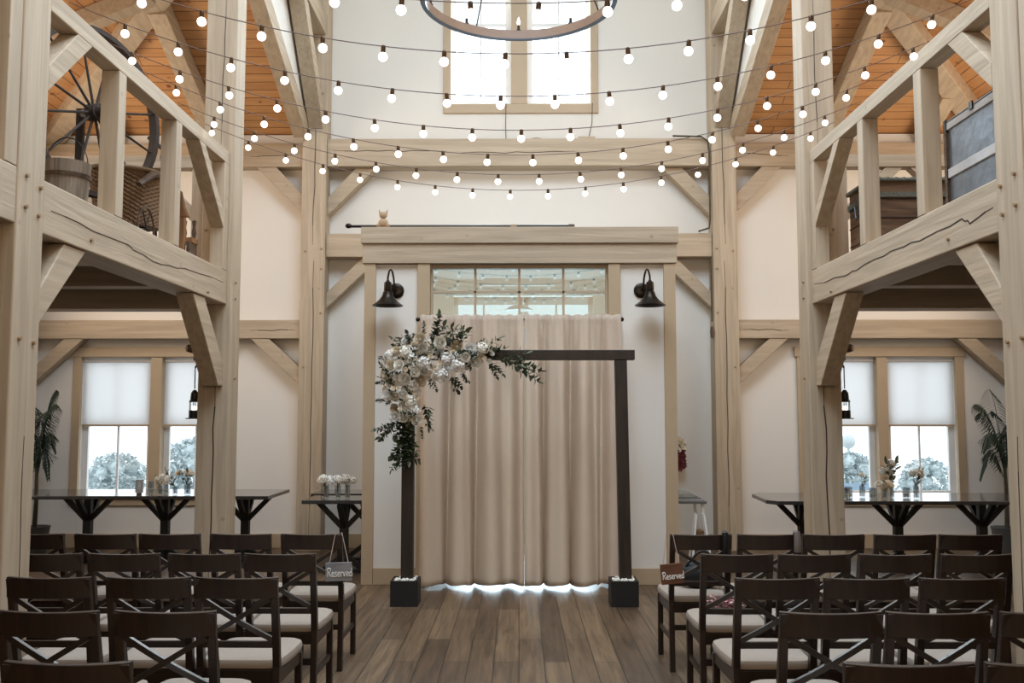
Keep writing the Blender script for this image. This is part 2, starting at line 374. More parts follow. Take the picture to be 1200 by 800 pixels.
def jag(pts):
    out = [pts[0]]
    for a, b in zip(pts, pts[1:]):
        for k in (1, 2, 3): out.append(a.lerp(b, k/3) + V((0, rc.uniform(-.012, .012), rc.uniform(-.009, .009))))
    return out
for s in (-1, 1):
    S = SIDE[s]; ax = 'x+' if s < 0 else 'x-'; xf = s*2.505
    if s < 0: cr = [(4.986, 2.698), (5.476, 2.689), (5.987, 2.696), (6.069, 2.683), (6.556, 2.661), (7.011, 2.709), (7.955, 2.741)]   # (y, z) along the beam face
    else: cr = [(4.947, 2.7), (5.205, 2.671), (5.303, 2.711), (5.766, 2.692), (6.101, 2.705), (6.447, 2.703), (6.992, 2.687), (7.233, 2.678), (7.967, 2.715)]
    timber('timber_beam', MB().box(s*2.505, 4.90, 2.56, s*2.74, 8.05, 2.845), 'ty',
           'cracked loft edge beam between the near and middle posts, %s side' % S, 'beam',
           [(ax, xf, 5.46 if s < 0 else 5.472, 2.63), (ax, xf, 7.55, 2.60)],
           [(jag([V((xf, y, z)) for y, z in cr]), .008 if s > 0 else .006, (1,0,0))])
    timber('timber_beam', MB().box(s*2.505, -2.48, 2.56, s*2.74, 4.63, 2.845), 'ty', 'end of the loft edge beam meeting the camera side of the near %s post' % S)
    # loft far edge beam and joists
    timber('timber_beam', MB().box(s*2.745, 8.05, 2.52, s*5.99, 8.28, 2.79), 'tx', 'shaded crossbeam under the far edge of the %s loft' % S)
    for y in (5.9, 7.0):
        timber('loft_joist', MB().box(s*2.75, y, 2.57, s*5.99, y+.16, 2.79), 'tx', '%s joist under the %s loft floor' % ('nearer' if y < 6 else 'farther', S), 'joist')
    struct('floor_loft_'+S, MB().box(s*2.745, -2.49, 2.80, s*5.99, 8.28, 2.86), 'deck')
    # knee braces under the loft beam
    timber('knee_brace', MB().prism([(4.905, 2.06), (4.905, 2.245), (5.18, 2.555), (5.44, 2.555)], 0, s*2.52, s*2.66), 'ty', 'diagonal brace from the near %s post up to the loft beam' % S, 'brace')
    timber('knee_brace', MB().prism([(8.045, 1.86), (7.93, 1.86), (7.255, 2.555), (7.53, 2.555), (8.045, 2.06)], 0, s*2.52, s*2.66), 'ty', 'diagonal brace under the loft beam, down onto the middle %s post' % S, 'brace')
    # railing
    r = empty('loft_railing', (s*2.56, 6.5, 2.85), 'timber loft railing above the %s beam, posts and angled braces' % S, 'railing')
    MB().box(s*2.505, 4.905, 3.77, s*2.62, 8.045, 3.88).build('top_rail', 'ty', r, bevel=.005)
    for y in (5.78, 6.78): MB().box(s*2.505, y, 2.847, s*2.62, y+.11, 3.768).build('baluster', 'tz', r, bevel=.004)
    MB().box(s*2.505, 7.92, 2.847, s*2.62, 8.045, 3.768).build('newel', 'tz', r, bevel=.004)
    MB().prism([(4.907, 3.33), (4.907, 3.47), (5.22, 3.768), (5.40, 3.768)], 0, s*2.505, s*2.62).build('brace', 'ty', r, bevel=.004)
    MB().prism([(7.918, 3.20), (7.918, 3.33), (7.42, 3.768), (7.27, 3.768)], 0, s*2.505, s*2.62).build('brace', 'ty', r, bevel=.004)
    r = empty('loft_railing', (s*2.56, 3.0, 2.85), 'end of the loft railing at the camera side of the near %s post' % S, 'railing')
    MB().box(s*2.505, 1.6, 3.77, s*2.62, 4.625, 3.88).build('top_rail', 'ty', r, bevel=.005)
    MB().box(s*2.505, 4.51, 2.847, s*2.62, 4.625, 3.768).build('newel', 'tz', r, bevel=.004)
    for y in (3.6, 2.6): MB().box(s*2.505, y, 2.847, s*2.62, y+.11, 3.768).build('baluster', 'tz', r, bevel=.004)
    # railing along the loft's far edge
    r = empty('loft_railing', (s*4.3, 8.2, 2.86), 'timber railing along the far edge of the %s loft, behind the antiques' % S, 'railing')
    MB().box(s*2.74, 8.13, 3.77, s*5.98, 8.25, 3.88).build('top_rail', 'tx', r, bevel=.005)
    MB().box(s*2.745, 8.135, 2.862, s*2.86, 8.245, 3.768).build('newel', 'tz', r, bevel=.004)
    for x in (3.9, 4.95, 5.86): MB().box(s*x, 8.135, 2.862, s*(x+.11), 8.245, 3.768).build('baluster', 'tz', r, bevel=.004)
    MB().prism([(s*2.862, 3.30), (s*2.862, 3.43), (s*3.2, 3.768), (s*3.35, 3.768)], 1, 8.14, 8.24).build('brace', 'tx', r, bevel=.004)
    MB().prism([(s*3.898, 3.30), (s*3.898, 3.43), (s*3.56, 3.768), (s*3.41, 3.768)], 1, 8.14, 8.24).build('brace', 'tx', r, bevel=.004)
    # far wall beams
    timber('timber_beam', MB().box(s*2.68, 11.57, 2.555, s*5.99, 11.745, 2.785), 'tx', 'horizontal wall beam above the %s windows' % S, 'beam', (),
           [(wob((s*2.75, 11.57, 2.66), (s*3.3, 11.57, 2.655), 6, .01, rc, 2), .008, (0,1,0))])
    timber('timber_beam', MB().box(s*2.68, 11.57, 4.70, s*5.99, 11.745, 4.995), 'tx', 'upper wall plate beam below the pine ceiling, %s side' % S, 'beam', (),
           [(wob((s*2.75, 11.57, 4.86), (s*3.35, 11.57, 4.83), 7, .012, rc, 2), .007, (0,1,0))])
    struct('trim_%s_eave' % S, MB().box(s*2.68, 11.66, 5.0, s*5.99, 11.745, 5.13), 'whitep')
    timber('timber_beam', MB().box(s*1.585, 11.50, 3.555, s*2.37, 11.73, 3.845), 'tx', 'short beam joining the back post to the doorway header, %s side' % S)
    # wall braces
    def br(poly, label): timber('knee_brace', MB().prism([(s*a, b) for a, b in poly], 1, 11.58, 11.735), 'tx', label, 'brace')
    br([(2.678, 1.98), (2.678, 2.19), (3.07, 2.553), (3.30, 2.553)], 'wall brace below the window beam, beside the back post, %s side' % S)
    br([(5.99, 1.98), (5.99, 2.18), (5.60, 2.553), (5.36, 2.553)], 'wall brace below the window beam, in the outer %s corner' % S)
    br([(2.678, 4.11), (2.678, 4.34), (3.02, 4.698), (3.27, 4.698)], 'brace under the upper plate beam, outer side of the %s back post' % S)
    br([(2.373, 4.09), (2.373, 4.32), (2.03, 4.683), (1.78, 4.683)], 'brace from the %s back post up to the centre tie beam' % S)
    br([(2.373, 2.93), (2.373, 3.12), (1.94, 3.553), (1.72, 3.553)], 'brace from the %s back post up to the short header beam' % S)
    # rafters and hip below the pine
    def rafter(p, q, w_, h_, name, label, side=(1,0,0)):
        d = V((0,0,-h_/2*1.07-.008)); timber(name, MB().bar(V(p)+d, V(q)+d, w_, h_, side), 'ty', label, 'rafter')
    rafter((s*2.69, 11.46, rz(2.7, 11.46)), (s*2.69, 8.35, rz(2.7, 8.35)), .17, .22, 'rafter', 'sloping rafter along the foot of the white clerestory wall, %s side' % S)
    rafter((s*3.80, 11.73, rz(3.80, WY)), (s*3.80, 9.65, rz(3.80, 9.65)), .20, .20, 'rafter', 'sloping rafter under the pine ceiling, beside the %s middle post' % S)
    rafter((s*5.05, 11.73, rz(5.05, WY)), (s*5.05, 10.9, rz(5.05, 10.9)), .18, .18, 'rafter', 'short jack rafter at the outer corner of the %s pine ceiling' % S)
    rafter((s*5.97, 9.45, rz(5.97, 9.4)), (s*3.80, 9.45, rz(3.80, 9.45)), .18, .18, 'rafter', 'jack rafter running to the %s side wall, above the hip' % S, (0,1,0))
    rafter((s*5.97, 6.9, rz(5.97, 6.9)), (s*2.9, 6.9, rz(2.9, 6.9)), .18, .18, 'rafter', 'side rafter over the antiques in the %s loft' % S, (0,1,0))
    d = V((0,0,-.10))
    h = timber('hip_rafter', MB().bar(V((s*5.95, 11.70, rz(5.95, 11.7)))+d, V((s*2.85, 8.60, rz(2.85, 8.6)))+d, .24, .20, (1, s*-1, 0)), 'ty', 'heavy hip rafter crossing the pine ceiling to its outer corner, %s side' % S, 'rafter')
    # brace running along the clerestory wall off the far post
    timber('knee_brace', MB().prism([(11.468, 5.15), (11.468, 5.45), (10.55, 6.35), (10.30, 6.35)], 0, s*2.42, s*2.60), 'ty', 'steep brace rising toward the camera from the top of the %s back post' % S, 'brace')
    timber('timber_beam', MB().box(s*2.40, 8.32, 6.352, s*2.64, 11.46, 6.62), 'ty', 'high side beam of the clerestory, %s side' % S)
    timber('knee_brace', MB().prism([(s*2.37, 5.75), (s*2.37, 6.0), (s*1.9, 6.62), (s*1.7, 6.62)], 1, 11.53, 11.70), 'tx', 'high brace on the inner side of the %s back post near the top window' % S, 'brace') if 0 else None
timber('timber_beam', MB().box(-2.372, 11.50, 4.69, 2.372, 11.745, 5.035), 'tx', 'long tie beam across the back wall below the high window', 'beam', (),
       [(wob((-2.3, 11.5, 4.89), (-.9, 11.5, 4.87), 10, .012, rc, 2), .008, (0,1,0)), (wob((-.75, 11.5, 4.85), (.7, 11.5, 4.87), 10, .012, rc, 2), .007, (0,1,0))])

# ------------------------------------------------------------------ windows
def double_window(name, xs, z0, z1, zshade, label_side):
    """xs: outer-left, mullion-left, mullion-right, outer-right of the opening"""
    a, b, c, d = xs
    f = empty(name, ((a+d)/2, WY, z0), None, None); f['kind'] = 'structure'
    m = MB(); m.box(a-.09, WY-.025, z0-.03 if zshade else z0, a+.01, WY+.03, z1+.01).box(d-.01, WY-.025, z0-.03 if zshade else z0, d+.09, WY+.03, z1+.01)
    m.box(b, WY-.03, z0, c, WY+.2, z1); m.box(a-.12, WY-.035, z1+.01, d+.12, WY+.03, z1+.13)
    m.box(a-.09, WY-.027, z0-.12, d+.09, WY+.03, z0-.03 if zshade else z0); m.build('window_trim', 'trim', f, bevel=.004)
    if zshade: MB().box(a-.02, WY-.06, z0-.028, d+.02, WY+.2, z0+.005).build('window_sill', 'whitep', f, bevel=.004)
    for (x0, x1) in ((a, b), (c, d)):
        m = MB(); y0, y1 = WY+.10, WY+.15
        m.box(x0+.0, y0, z0, x0+.07, y1, z1).box(x1-.07, y0, z0, x1, y1, z1).box(x0+.01, y0+.004, z0, x1-.01, y1-.004, z0+.06).box(x0+.01, y0+.004, z1-.06, x1-.01, y1-.004, z1)
        zm = (z0+z1)/2+.05; m.box(x0+.01, y0+.004, zm-.025, x1-.01, y1-.004, zm+.025); xm = (x0+x1)/2; m.box(xm-.011, y0+.01, z0, xm+.011, y1-.01, z1)
        m.build('sash', 'whitep', f)
        MB().box(x0+.05, WY+.122, z0+.04, x1-.05, WY+.126, z1-.04).build('pane', 'glass', f)
        if zshade:
            t = empty('roller_shade', ((x0+x1)/2, WY+.05, zshade), 'white roller shade half drawn in the %s pane of the %s window' % ('left' if x0 == a else 'right', label_side), 'shade')
            MB().box(x0+.012, WY+.05, zshade, x1-.012, WY+.053, z1-.05).build('cloth', 'shade', t)
            MB().cyl((x0+.01, WY+.05, z1-.035), (x1-.01, WY+.05, z1-.035), .022, n=12).build('roller', 'whitep', t)
            MB().box(x0+.012, WY+.043, zshade-.012, x1-.012, WY+.06, zshade+.012).build('hem_bar', 'trim', t)
    return f
double_window('window_1', (-5.45, -4.57, -4.43, -3.63), .63, 2.33, 1.49, 'left')
double_window('window_2', (3.53, 4.42, 4.55, 5.40), .63, 2.33, 1.49, 'right')
double_window('window_3', (-.87, -.10, .11, .92), 5.55, 7.6, None, 'high')
# thin shade cords under the high window
for x0, x1 in ((-.16, -.16), (.93, .87)):
    tag(MB().tube([(x0, 11.70, 5.55), (x0-.005, 11.70, 5.3), (x1, 11.69, 5.05)], .005, 5).build('shade_cord', 'stem'),
        'thin cord hanging below the high window, %s of centre' % ('left' if x0 < 0 else 'right'), 'cord')
tag(MB().box(.74, 11.55, 5.036, .95, 11.70, 5.075).build('junction_box', 'trim', bevel=.005), 'small flat box on the centre tie beam under the right cord', 'box')
tag(MB().lathe([(.0, .0), (.09, .0), (.085, .012), (0, .014)], (.22, 11.6, 5.037), 16).build('dish', 'peg'), 'tiny flat dish on the centre tie beam under the high window', 'dish')

# ------------------------------------------------------------------ doorway (vestibule)
DY = 9.19
struct('wall_doorway_left', MB().box(-1.50, DY+.03, 0, -.87, DY+.17, 3.09), 'wall')
struct('wall_doorway_right', MB().box(.88, DY+.03, 0, 1.52, DY+.17, 3.09), 'wall')
for s, x in ((-1, -1.50), (1, 1.52)):
    struct('wall_vestibule_'+SIDE[s], MB().box(x, DY+.18, 0, x-s*.12, WY-.005, 3.3), 'vest')
struct('ceiling_vestibule', MB().box(-1.50, DY+.18, 3.3, 1.52, WY-.005, 3.43), 'vest')
hd = empty('doorway_header', (0, DY, 3.085), 'wide stepped timber header over the curtained doorway', 'header')
MB().box(-1.545, DY-.05, 3.29, 1.56, DY+.2, 3.45).build('upper_board', 'tx', hd, bevel=.005)
MB().box(-1.53, DY-.025, 3.095, 1.545, DY+.17, 3.288).build('lower_board', 'tx', hd, bevel=.004)
for n, (a, b) in zip(('left_outer', 'left_inner', 'right_inner', 'right_outer'), ((-1.51, -1.40), (-.99, -.868), (.875, .99), (1.415, 1.53))):
    struct('trim_door_'+n, MB().box(a, DY-.01, 0, b, DY+.165, 3.093), 'trim', bevel=.004)
struct('baseboard_doorway_left', MB().box(-1.398, DY+.005, 0, -.992, DY+.029, .155), 'trim', bevel=.003)
struct('baseboard_doorway_right', MB().box(.992, DY+.005, 0, 1.413, DY+.029, .155), 'trim', bevel=.003)
# transom
tr = empty('window_4', (0, DY+.1, 2.5), None, None); tr['kind'] = 'structure'
m = MB(); m.box(-.867, DY+.06, 2.47, .874, DY+.13, 2.53).box(-.867, DY+.06, 3.055, .874, DY+.13, 3.09)
m.box(-.867, DY+.07, 2.812, .874, DY+.12, 2.834)
for x in (-.43, .005, .44): m.box(x-.011, DY+.07, 2.53, x+.011, DY+.12, 3.055)
m.box(-.867, DY+.06, 2.53, -.85, DY+.13, 3.055).box(.857, DY+.06, 2.53, .874, DY+.13, 3.055)
m.build('window_frame', 'trim', tr); MB().box(-.86, DY+.093, 2.5, .865, DY+.097, 3.07).build('pane', 'tglass', tr)
# glazed rear doors
for n, (a, b) in ((1, (-.82, .052)), (2, (.058, .93))):
    d = empty('door_%d' % n, ((a+b)/2, WY+.1, 0), None, None); d['kind'] = 'structure'
    m = MB(); m.box(a, WY+.08, 0.01, a+.06, WY+.13, 3.1).box(b-.06, WY+.08, .01, b, WY+.13, 3.1).box(a, WY+.08, .01, b, WY+.13, .14).box(a, WY+.08, 3.0, b, WY+.13, 3.1)
    xm = -.44 if n == 1 else .47; m.box(xm-.012, WY+.09, .14, xm+.012, WY+.12, 3.0)
    m.build('door_frame', 'whitep', d); MB().box(a+.05, WY+.103, .1, b-.05, WY+.107, 3.03).build('pane', 'glass', d)
pl = empty('pendant_light', (.0, 10.2, 2.72), 'dish shaped pendant lamp seen through the transom glass', 'pendant lamp')
MB().lathe([(.0, .05), (.06, .05), (.10, .035), (.155, 0), (.15, -.005), (.0, -.012)], (0, 10.2, 2.75), 20).build('dish', 'lamp', pl, smooth=True)
MB().cyl((0, 10.2, 2.80), (0, 10.2, 3.27), .008).build('rod', 'trim', pl); MB().lathe([(0, -.03), (.13, -.03), (.13, 0), (0, 0)], (0, 10.2, 3.298), 20).build('canopy', 'lamp', pl)
tag(MB().box(-.42, 10.9, 3.12, .42, 11.0, 3.20).build('reflection_bar', 'lamp', bevel=.004), 'grey horizontal bar standing in for the chandelier reflection in the transom', 'bar')  # added bar imitating the chandelier's reflection in the glass

# curtains
def curtain(x0, x1, name_lbl, seed, n=150, flare=.0):
    rr = random.Random(seed); mb = MB(); rows = 46
    z0, z1 = .028, 2.572; vs = []
    ph = [rr.uniform(0, 6.28) for _ in range(6)]
    for j in range(rows+1):
        z = z1 + (z0-z1)*j/rows; t = (z1-z)/(z1-z0)
        for i in range(n+1):
            u = i/n; x = x0+(x1-x0)*u
            big = math.sin(u*2*PI*3.2 + ph[0] + .9*math.sin(u*5+ph[1]) + .35*t*math.sin(u*7+ph[2]))
            med = math.sin(u*2*PI*6.6 + ph[3] + 1.1*math.sin(u*9+ph[4]))
            fine = math.sin(u*2*PI*15 + ph[5])
            amp = .012 + .098*min(1, t*3.5)
            y = 9.035 + amp*(big*.85 + .28*med) + .010*fine*max(0, 1-t*5)
            x += .035*t*math.sin(u*2*PI*3.6+ph[0]+1.2)*(1-abs(2*u-1)**3)
            zz = z + (.010*math.sin(u*24+ph[1])*t if j == rows else 0) + (.006*math.sin(u*60) if j == 0 else 0)
            vs.append((x, y, zz))
    fs = [(j*(n+1)+i, j*(n+1)+i+1, (j+1)*(n+1)+i+1, (j+1)*(n+1)+i) for j in range(rows) for i in range(n)]
    mb.add(vs, fs); o = mb.build('curtain', 'curtain', smooth=True)
    so = o.modifiers.new('s', 'SOLIDIFY'); so.thickness = .004
    return tag(o, name_lbl, 'curtain', None)
curtain(-.945, .045, 'left beige linen curtain panel behind the floral side of the arch', 11)
curtain(.055, .975, 'right beige linen curtain panel behind the bare side of the arch', 5)
rd = empty('curtain_rod', (0, 9.09, 2.5), 'dark curtain rod across the doorway, ball end showing at left', 'curtain rod')
MB().cyl((-.965, 9.10, 2.535), (.985, 9.10, 2.535), .010, n=10).build('rod', 'bronze', rd)
for x in (-.975, .993): MB().ball((x, 9.10, 2.535), .022).build('finial', 'bronze', rd, smooth=True)

# ------------------------------------------------------------------ objects on the header
pole = empty('old_rod', (-.58, 9.22, 3.45), 'long thin dark rod lying on top of the doorway header', 'rod')
MB().cyl((-1.66, 9.22, 3.472), (.53, 9.22, 3.472), .014, n=8).build('shaft', 'bronze', pole)
MB().ball((-1.68, 9.22, 3.476), .028, sq=(1.2, 1, .9)).build('knob', 'bronze', pole); MB().cyl((.49, 9.22, 3.472), (.55, 9.22, 3.472), .020, n=8).build('tip', 'oldwood', pole)
MB().cyl((-.08, 9.22, 3.472), (-.02, 9.22, 3.472), .019, n=8).build('collar', 'peg', pole)
fg = empty('carved_figurine', (-1.33, 9.165, 3.45), 'small tan carved figurine standing on the left of the header', 'figurine')
MB().ball((-1.33, 9.165, 3.495), .05, sq=(1, .5, .9)).ball((-1.37, 9.165, 3.47), .03, sq=(1, .6, .7)).ball((-1.29, 9.165, 3.47), .03, sq=(1, .6, .7)).build('body', 'figure', fg, smooth=True)
MB().ball((-1.33, 9.165, 3.57), .036, sq=(1.1, .7, 1)).build('head', 'figure', fg, smooth=True)
MB().cyl((-1.36, 9.165, 3.59), (-1.372, 9.165, 3.625), .012, .003).cyl((-1.30, 9.165, 3.59), (-1.288, 9.165, 3.625), .012, .003).build('ear', 'figure', fg)

# ------------------------------------------------------------------ wall sconces
for s, x in ((-1, -1.20), (1, 1.20)):
    t = empty('wall_sconce', (x, 9.22, 2.66), 'dark bronze gooseneck wall lamp %s of the doorway curtain' % SIDE[s], 'wall lamp', 'gooseneck lamps flanking the doorway')
    xs = x + s*.055; ys = 9.0
    MB().lathe([(0, 0), (.075, 0), (.075, .012), (.06, .02), (.03, .024), (0, .024)], (x, 9.218, 2.83), 24, (0, -1, 0)).build('backplate', 'bronze', t, smooth=True)
    pts = [(x, 9.20, 2.83), (x+s*.012, 9.15, 2.84)]
    for k in range(0, 11):
        a = PI*k/10; pts.append((x+s*(.015+.04*(k/10)), 9.065+.065*math.cos(a), 2.93+.085*math.sin(a)))
    pts.append((xs, ys, 2.87)); MB().tube(pts, .0095, 8).build('gooseneck_arm', 'bronze', t, smooth=True)
    MB().lathe([(0, .115), (.012, .115), (.02, .10), (.036, .09), (.038, .02), (.032, 0), (0, 0)], (xs, ys, 2.79), 16).build('socket', 'bronze', t, smooth=True)
    MB().lathe([(.03, .135), (.045, .125), (.05, .10), (.058, .08), (.085, .045), (.125, .012), (.142, 0), (.150, -.006), (.146, -.010), (.120, .004), (.08, .036), (.05, .075), (.03, .125)], (xs, ys, 2.665), 28).build('shade', 'bronze', t, smooth=True)
    MB().ball((xs, ys, 2.70), .026).build('bulb', 'lamp', t, smooth=True)

# ------------------------------------------------------------------ lanterns on the middle posts
for s in (-1, 1):
    x = s*2.80
    t = empty('hanging_lantern', (x, 8.17, 1.58), 'black candle lantern hung on the outer side of the %s middle post' % SIDE[s], 'lantern')
    MB().box(s*2.737, 8.12, 2.08, s*2.80, 8.22, 2.17).build('bracket', 'iron', t, bevel=.004); MB().cyl((s*2.76, 8.17, 2.10), (x, 8.17, 2.02), .008).tube([(x, 8.17, 2.03), (x, 8.17, 1.84)], .005).build('hook', 'iron', t)
    MB().lathe([(0, .25), (.012, .25), (.03, .225), (.035, .17), (.045, .15), (.045, .145), (0, .145)], (x, 8.17, 1.58), 12).build('cap', 'iron', t)
    m = MB()
    for k in range(6): a = k*PI/3; m.cyl((x+.04*math.cos(a), 8.17+.04*math.sin(a), 1.65), (x+.04*math.cos(a), 8.17+.04*math.sin(a), 1.73), .003, n=5)
    m.lathe([(0, 0), (.07, 0), (.07, .008), (.045, .010), (.045, .075), (0, .075)], (x, 8.17, 1.58), 12).build('body', 'iron', t)
    MB().cyl((x, 8.17, 1.655), (x, 8.17, 1.69), .018).build('candle', 'flame', t)
    # small round sensor lamp above it
    t = empty('spot_lamp', (s*2.77, 8.10, 2.12), 'small bronze spot lamp on the outer face of the %s middle post' % SIDE[s], 'spot lamp')
    MB().box(s*2.737, 8.05, 2.13, s*2.755, 8.11, 2.23).build('mount', 'bronze', t); MB().lathe([(0, 0), (.035, .0), (.04, .05), (.028, .09), (0, .09)], (s*2.757, 8.08, 2.18), 14, (s*.8, -.6, 0)).build('head', 'socket', t, smooth=True)

# ------------------------------------------------------------------ string lights
strings = [(4.0, -2.30, 16, 3.395, 3.95), (4.5, -2.154, 15, 3.365, 3.93), (5.1, -2.487, 17, 3.36, 3.90), (5.64, -2.371, 17, 3.335, 3.88),
           (6.17, -2.294, 17, 3.33, 3.90), (6.8, -2.539+.3, 16, 3.36, 3.90), (7.4, -2.454, 17, 3.39, 3.93)]
words = ['nearest and highest', 'second from the top', 'third from the top', 'fourth from the top', 'third from the bottom', 'second from the bottom', 'lowest and farthest']
bulbmb = MB().ball((0, 0, -.052), .0225, 14, 10); sockmb = MB().lathe([(0, .004), (.009, .004), (.0115, -.002), (.0115, -.026), (.009, -.032), (0, -.032)], (0, 0, 0), 10)
bproto = sproto = None
for (D, x0, n, zc, ze), wd in zip(strings, words):
    t = empty('string_light', (0, D, ze), 'swag of round bulbs on brown wire, %s' % wd, 'string light', 'string lights swagged across the hall')
    def zz(x): return zc + (ze-zc)*(abs(x)/2.5)**2
    pts = [(-2.51+5.02*i/40, D, zz(-2.51+5.02*i/40)) for i in range(41)]
    MB().tube(pts, .0027, 5).build('wire', 'wire', t)
    for i in range(n):
        x = x0+.2985*i
        if abs(x) > 2.47: continue
        if bproto is None:
            me = bulbmb.build('bulb', 'bulb', t, smooth=True); sk = sockmb.build('socket', 'socket', t, smooth=True)
            me.data.transform(Matrix.Translation(V(t['_o']))); sk.data.transform(Matrix.Translation(V(t['_o'])))
            bproto, sproto = me, sk; b, k = me, sk
        else:
            b = bproto.copy(); col.objects.link(b); k = sproto.copy(); col.objects.link(k); b.parent = t
        k.parent = b; k.location = (0, 0, 0)
        b.location = V((x, D, zz(x))) - V(t.location); b.rotation_euler = (R.uniform(-.08, .08), R.uniform(-.1, .1), 0)

# ------------------------------------------------------------------ chandelier
cx, cy, cz, cr = 0.0, 7.4, 4.98, .775
t = empty('ring_chandelier', (cx, cy, cz-.04), 'large round chandelier ring hanging at the top centre', 'chandelier')
MB().lathe([(cr-.018, -.04), (cr+.012, -.04), (cr+.012, .035), (cr-.018, .035), (cr-.018, -.04)], (cx, cy, cz), 72).build('ring', 'ringm', t, smooth=True)
MB().lathe([(cr+.013, -.048), (cr+.019, -.048), (cr+.019, .04), (cr+.013, .04), (cr+.013, -.048)], (cx, cy, cz), 72).build('outer_band', 'blueiron', t, smooth=True)
MB().lathe([(cr-.02, -.05), (cr+.019, -.05), (cr+.019, -.042), (cr-.02, -.042), (cr-.02, -.05)], (cx, cy, cz), 72).build('bottom_band', 'blueiron', t, smooth=True)
for k in range(10):
    a = PI/2 + k*2*PI/10; p = (cx+(cr-.003)*math.cos(a), cy+(cr-.003)*math.sin(a), cz+.036)
    MB().lathe([(0, 0), (.022, 0), (.022, .006), (.012, .008), (.012, .05), (0, .05)], p, 10).build('candle_holder', 'iron', t)
    MB().lathe([(0, .0), (.012, .008), (.016, .025), (.010, .05), (0.001, .075)], (p[0], p[1], p[2]+.05), 10).build('candle_bulb', 'flame', t, smooth=True)
for k in range(4):
    a = k*PI/2+.5; MB().cyl((cx+cr*math.cos(a), cy+cr*math.sin(a), cz+.03), (cx, cy, cz+1.6), .006, n=6).build('chain', 'iron', t)
MB().cyl((cx, cy, cz+1.58), (cx, cy, 8.5), .012, n=8).build('stem', 'iron', t)

# ------------------------------------------------------------------ wedding arch
t = empty('wedding_arch', (0, 8.27, 0), 'dark wooden wedding arch in front of the curtain', 'arch')
MB().box(-1.012, 8.22, .03, -.908, 8.32, 2.09).build('post', 'arch', t, bevel=.004)
o = MB().bar((.915, 8.27, .03), (.888, 8.27, 2.09), .102, .10, (1,0,0)).build('post', 'arch', t, bevel=.004)
MB().box(-1.09, 8.215, 2.092, 1.008, 8.325, 2.178).build('crossbeam', 'arch', t, bevel=.004)
for x, S in ((-.972, 'left'), (.895, 'right')):
    b = empty('wooden_box', (x, 8.28, 0), 'square black box of pebbles at the foot of the %s arch post' % S, 'box')
    m = MB(); w_, y0, y1, hh = .117, 8.135, 8.39, .215
    m.box(x-w_, y0, 0, x+w_, y0+.018, hh).box(x-w_, y1-.018, 0, x+w_, y1, hh).box(x-w_, y0+.018, 0, x-w_+.018, y1-.018, hh).box(x+w_-.018, y0+.018, 0, x+w_, y1-.018, hh)
    m.build('side_boards', 'box', b, bevel=.002); MB().box(x-w_+.018, y0+.018, .0, x+w_-.018, y1-.018, .02).build('bottom', 'box', b)
    m = MB(); rp = random.Random(5+int(x))
    for k in range(130):
        px, py = x+rp.uniform(-.085, .085), rp.uniform(8.165, 8.36)
        m.ball((px, py, .200+rp.uniform(0, .02)), rp.uniform(.010, .016), 7, 5, (1, .9, .7))
    tag(m.build('pebbles', 'peb', smooth=True), 'cream pebbles filling the box at the %s arch post' % S, 'pebbles', kind='stuff')

# ------------------------------------------------------------------ flowers
def petal(mb, base, dirv, up, L_, W_, cup):
    d, u = V(dirv).normalized(), V(up).normalized(); s_ = d.cross(u).normalized(); base = V(base); vs = []
    for i in range(4):
        a = i/3; wv = W_*(.35+.9*math.sin(PI*min(1, .2+a*.62)))*.5
        if i == 3: wv *= .55
        c = base + d*L_*a + u*cup*(a*a)
        for k in (-1, 0, 1): vs.append(c + s_*wv*k + u*(.18*W_*abs(k)))
    fs = [(i*3+j, i*3+j+1, i*3+3+j+1, i*3+3+j) for i in range(3) for j in range(2)]
    mb.add(vs, fs)
def rose(seed, layers, r):
    """rose facing +Z, radius about r"""
    rr = random.Random(seed); mb = MB()
    mb.ball((0, 0, r*.35), r*.28, 8, 6)
    for l in range(layers):
        f = (l+1)/layers; n = 4+2*l
        for k in range(n):
            a = 2*PI*k/n + l*.6 + rr.uniform(-.15, .15)
            tilt = .25+1.05*f; d = V((math.cos(a)*math.sin(tilt), math.sin(a)*math.sin(tilt), math.cos(tilt)))
            u = V((-math.cos(a)*math.cos(tilt), -math.sin(a)*math.cos(tilt), math.sin(tilt)))
            petal(mb, (math.cos(a)*r*.12, math.sin(a)*r*.12, r*.05), d, u, r*(.62+.38*f)*rr.uniform(.9, 1.05), r*(.75+.25*f), r*.22)
    return mb
def hydr(seed, r):
    rr = random.Random(seed); mb = MB()
    for k in range(60):
        z = rr.uniform(-.1, 1); a = rr.uniform(0, 2*PI); q = math.sqrt(max(0, 1-z*z)); n = V((q*math.cos(a), q*math.sin(a), z)); c = n*r*rr.uniform(.8, 1.05)
        e = n.orthogonal().normalized(); e2 = n.cross(e); rot = rr.uniform(0, 1.5)
        for j in range(4):
            b = rot+j*PI/2; dd = e*math.cos(b)+e2*math.sin(b)
            petal(mb, c, (dd+n*.25), n, r*.24, r*.22, r*.05)
    mb.ball((0, 0, 0), r*.75, 8, 6); return mb
def leafy(mb, base, d, up, L_, W_):
    d, u = V(d).normalized(), V(up).normalized(); u = (u-d*u.dot(d)).normalized(); s_ = d.cross(u); base = V(base); vs = [base]
    for a, w_ in ((.25, .8), (.55, 1), (.8, .6)):
        c = base+d*L_*a - u*L_*.12*a*a; vs += [c-s_*W_*.5*w_+u*W_*.12, c, c+s_*W_*.5*w_+u*W_*.12]
    vs.append(base+d*L_-u*L_*.14)
    mb.add(vs, [(0,1,2),(0,2,3),(1,4,5,2),(2,5,6,3),(4,7,8,5),(5,8,9,6),(7,10,8),(8,10,9)])
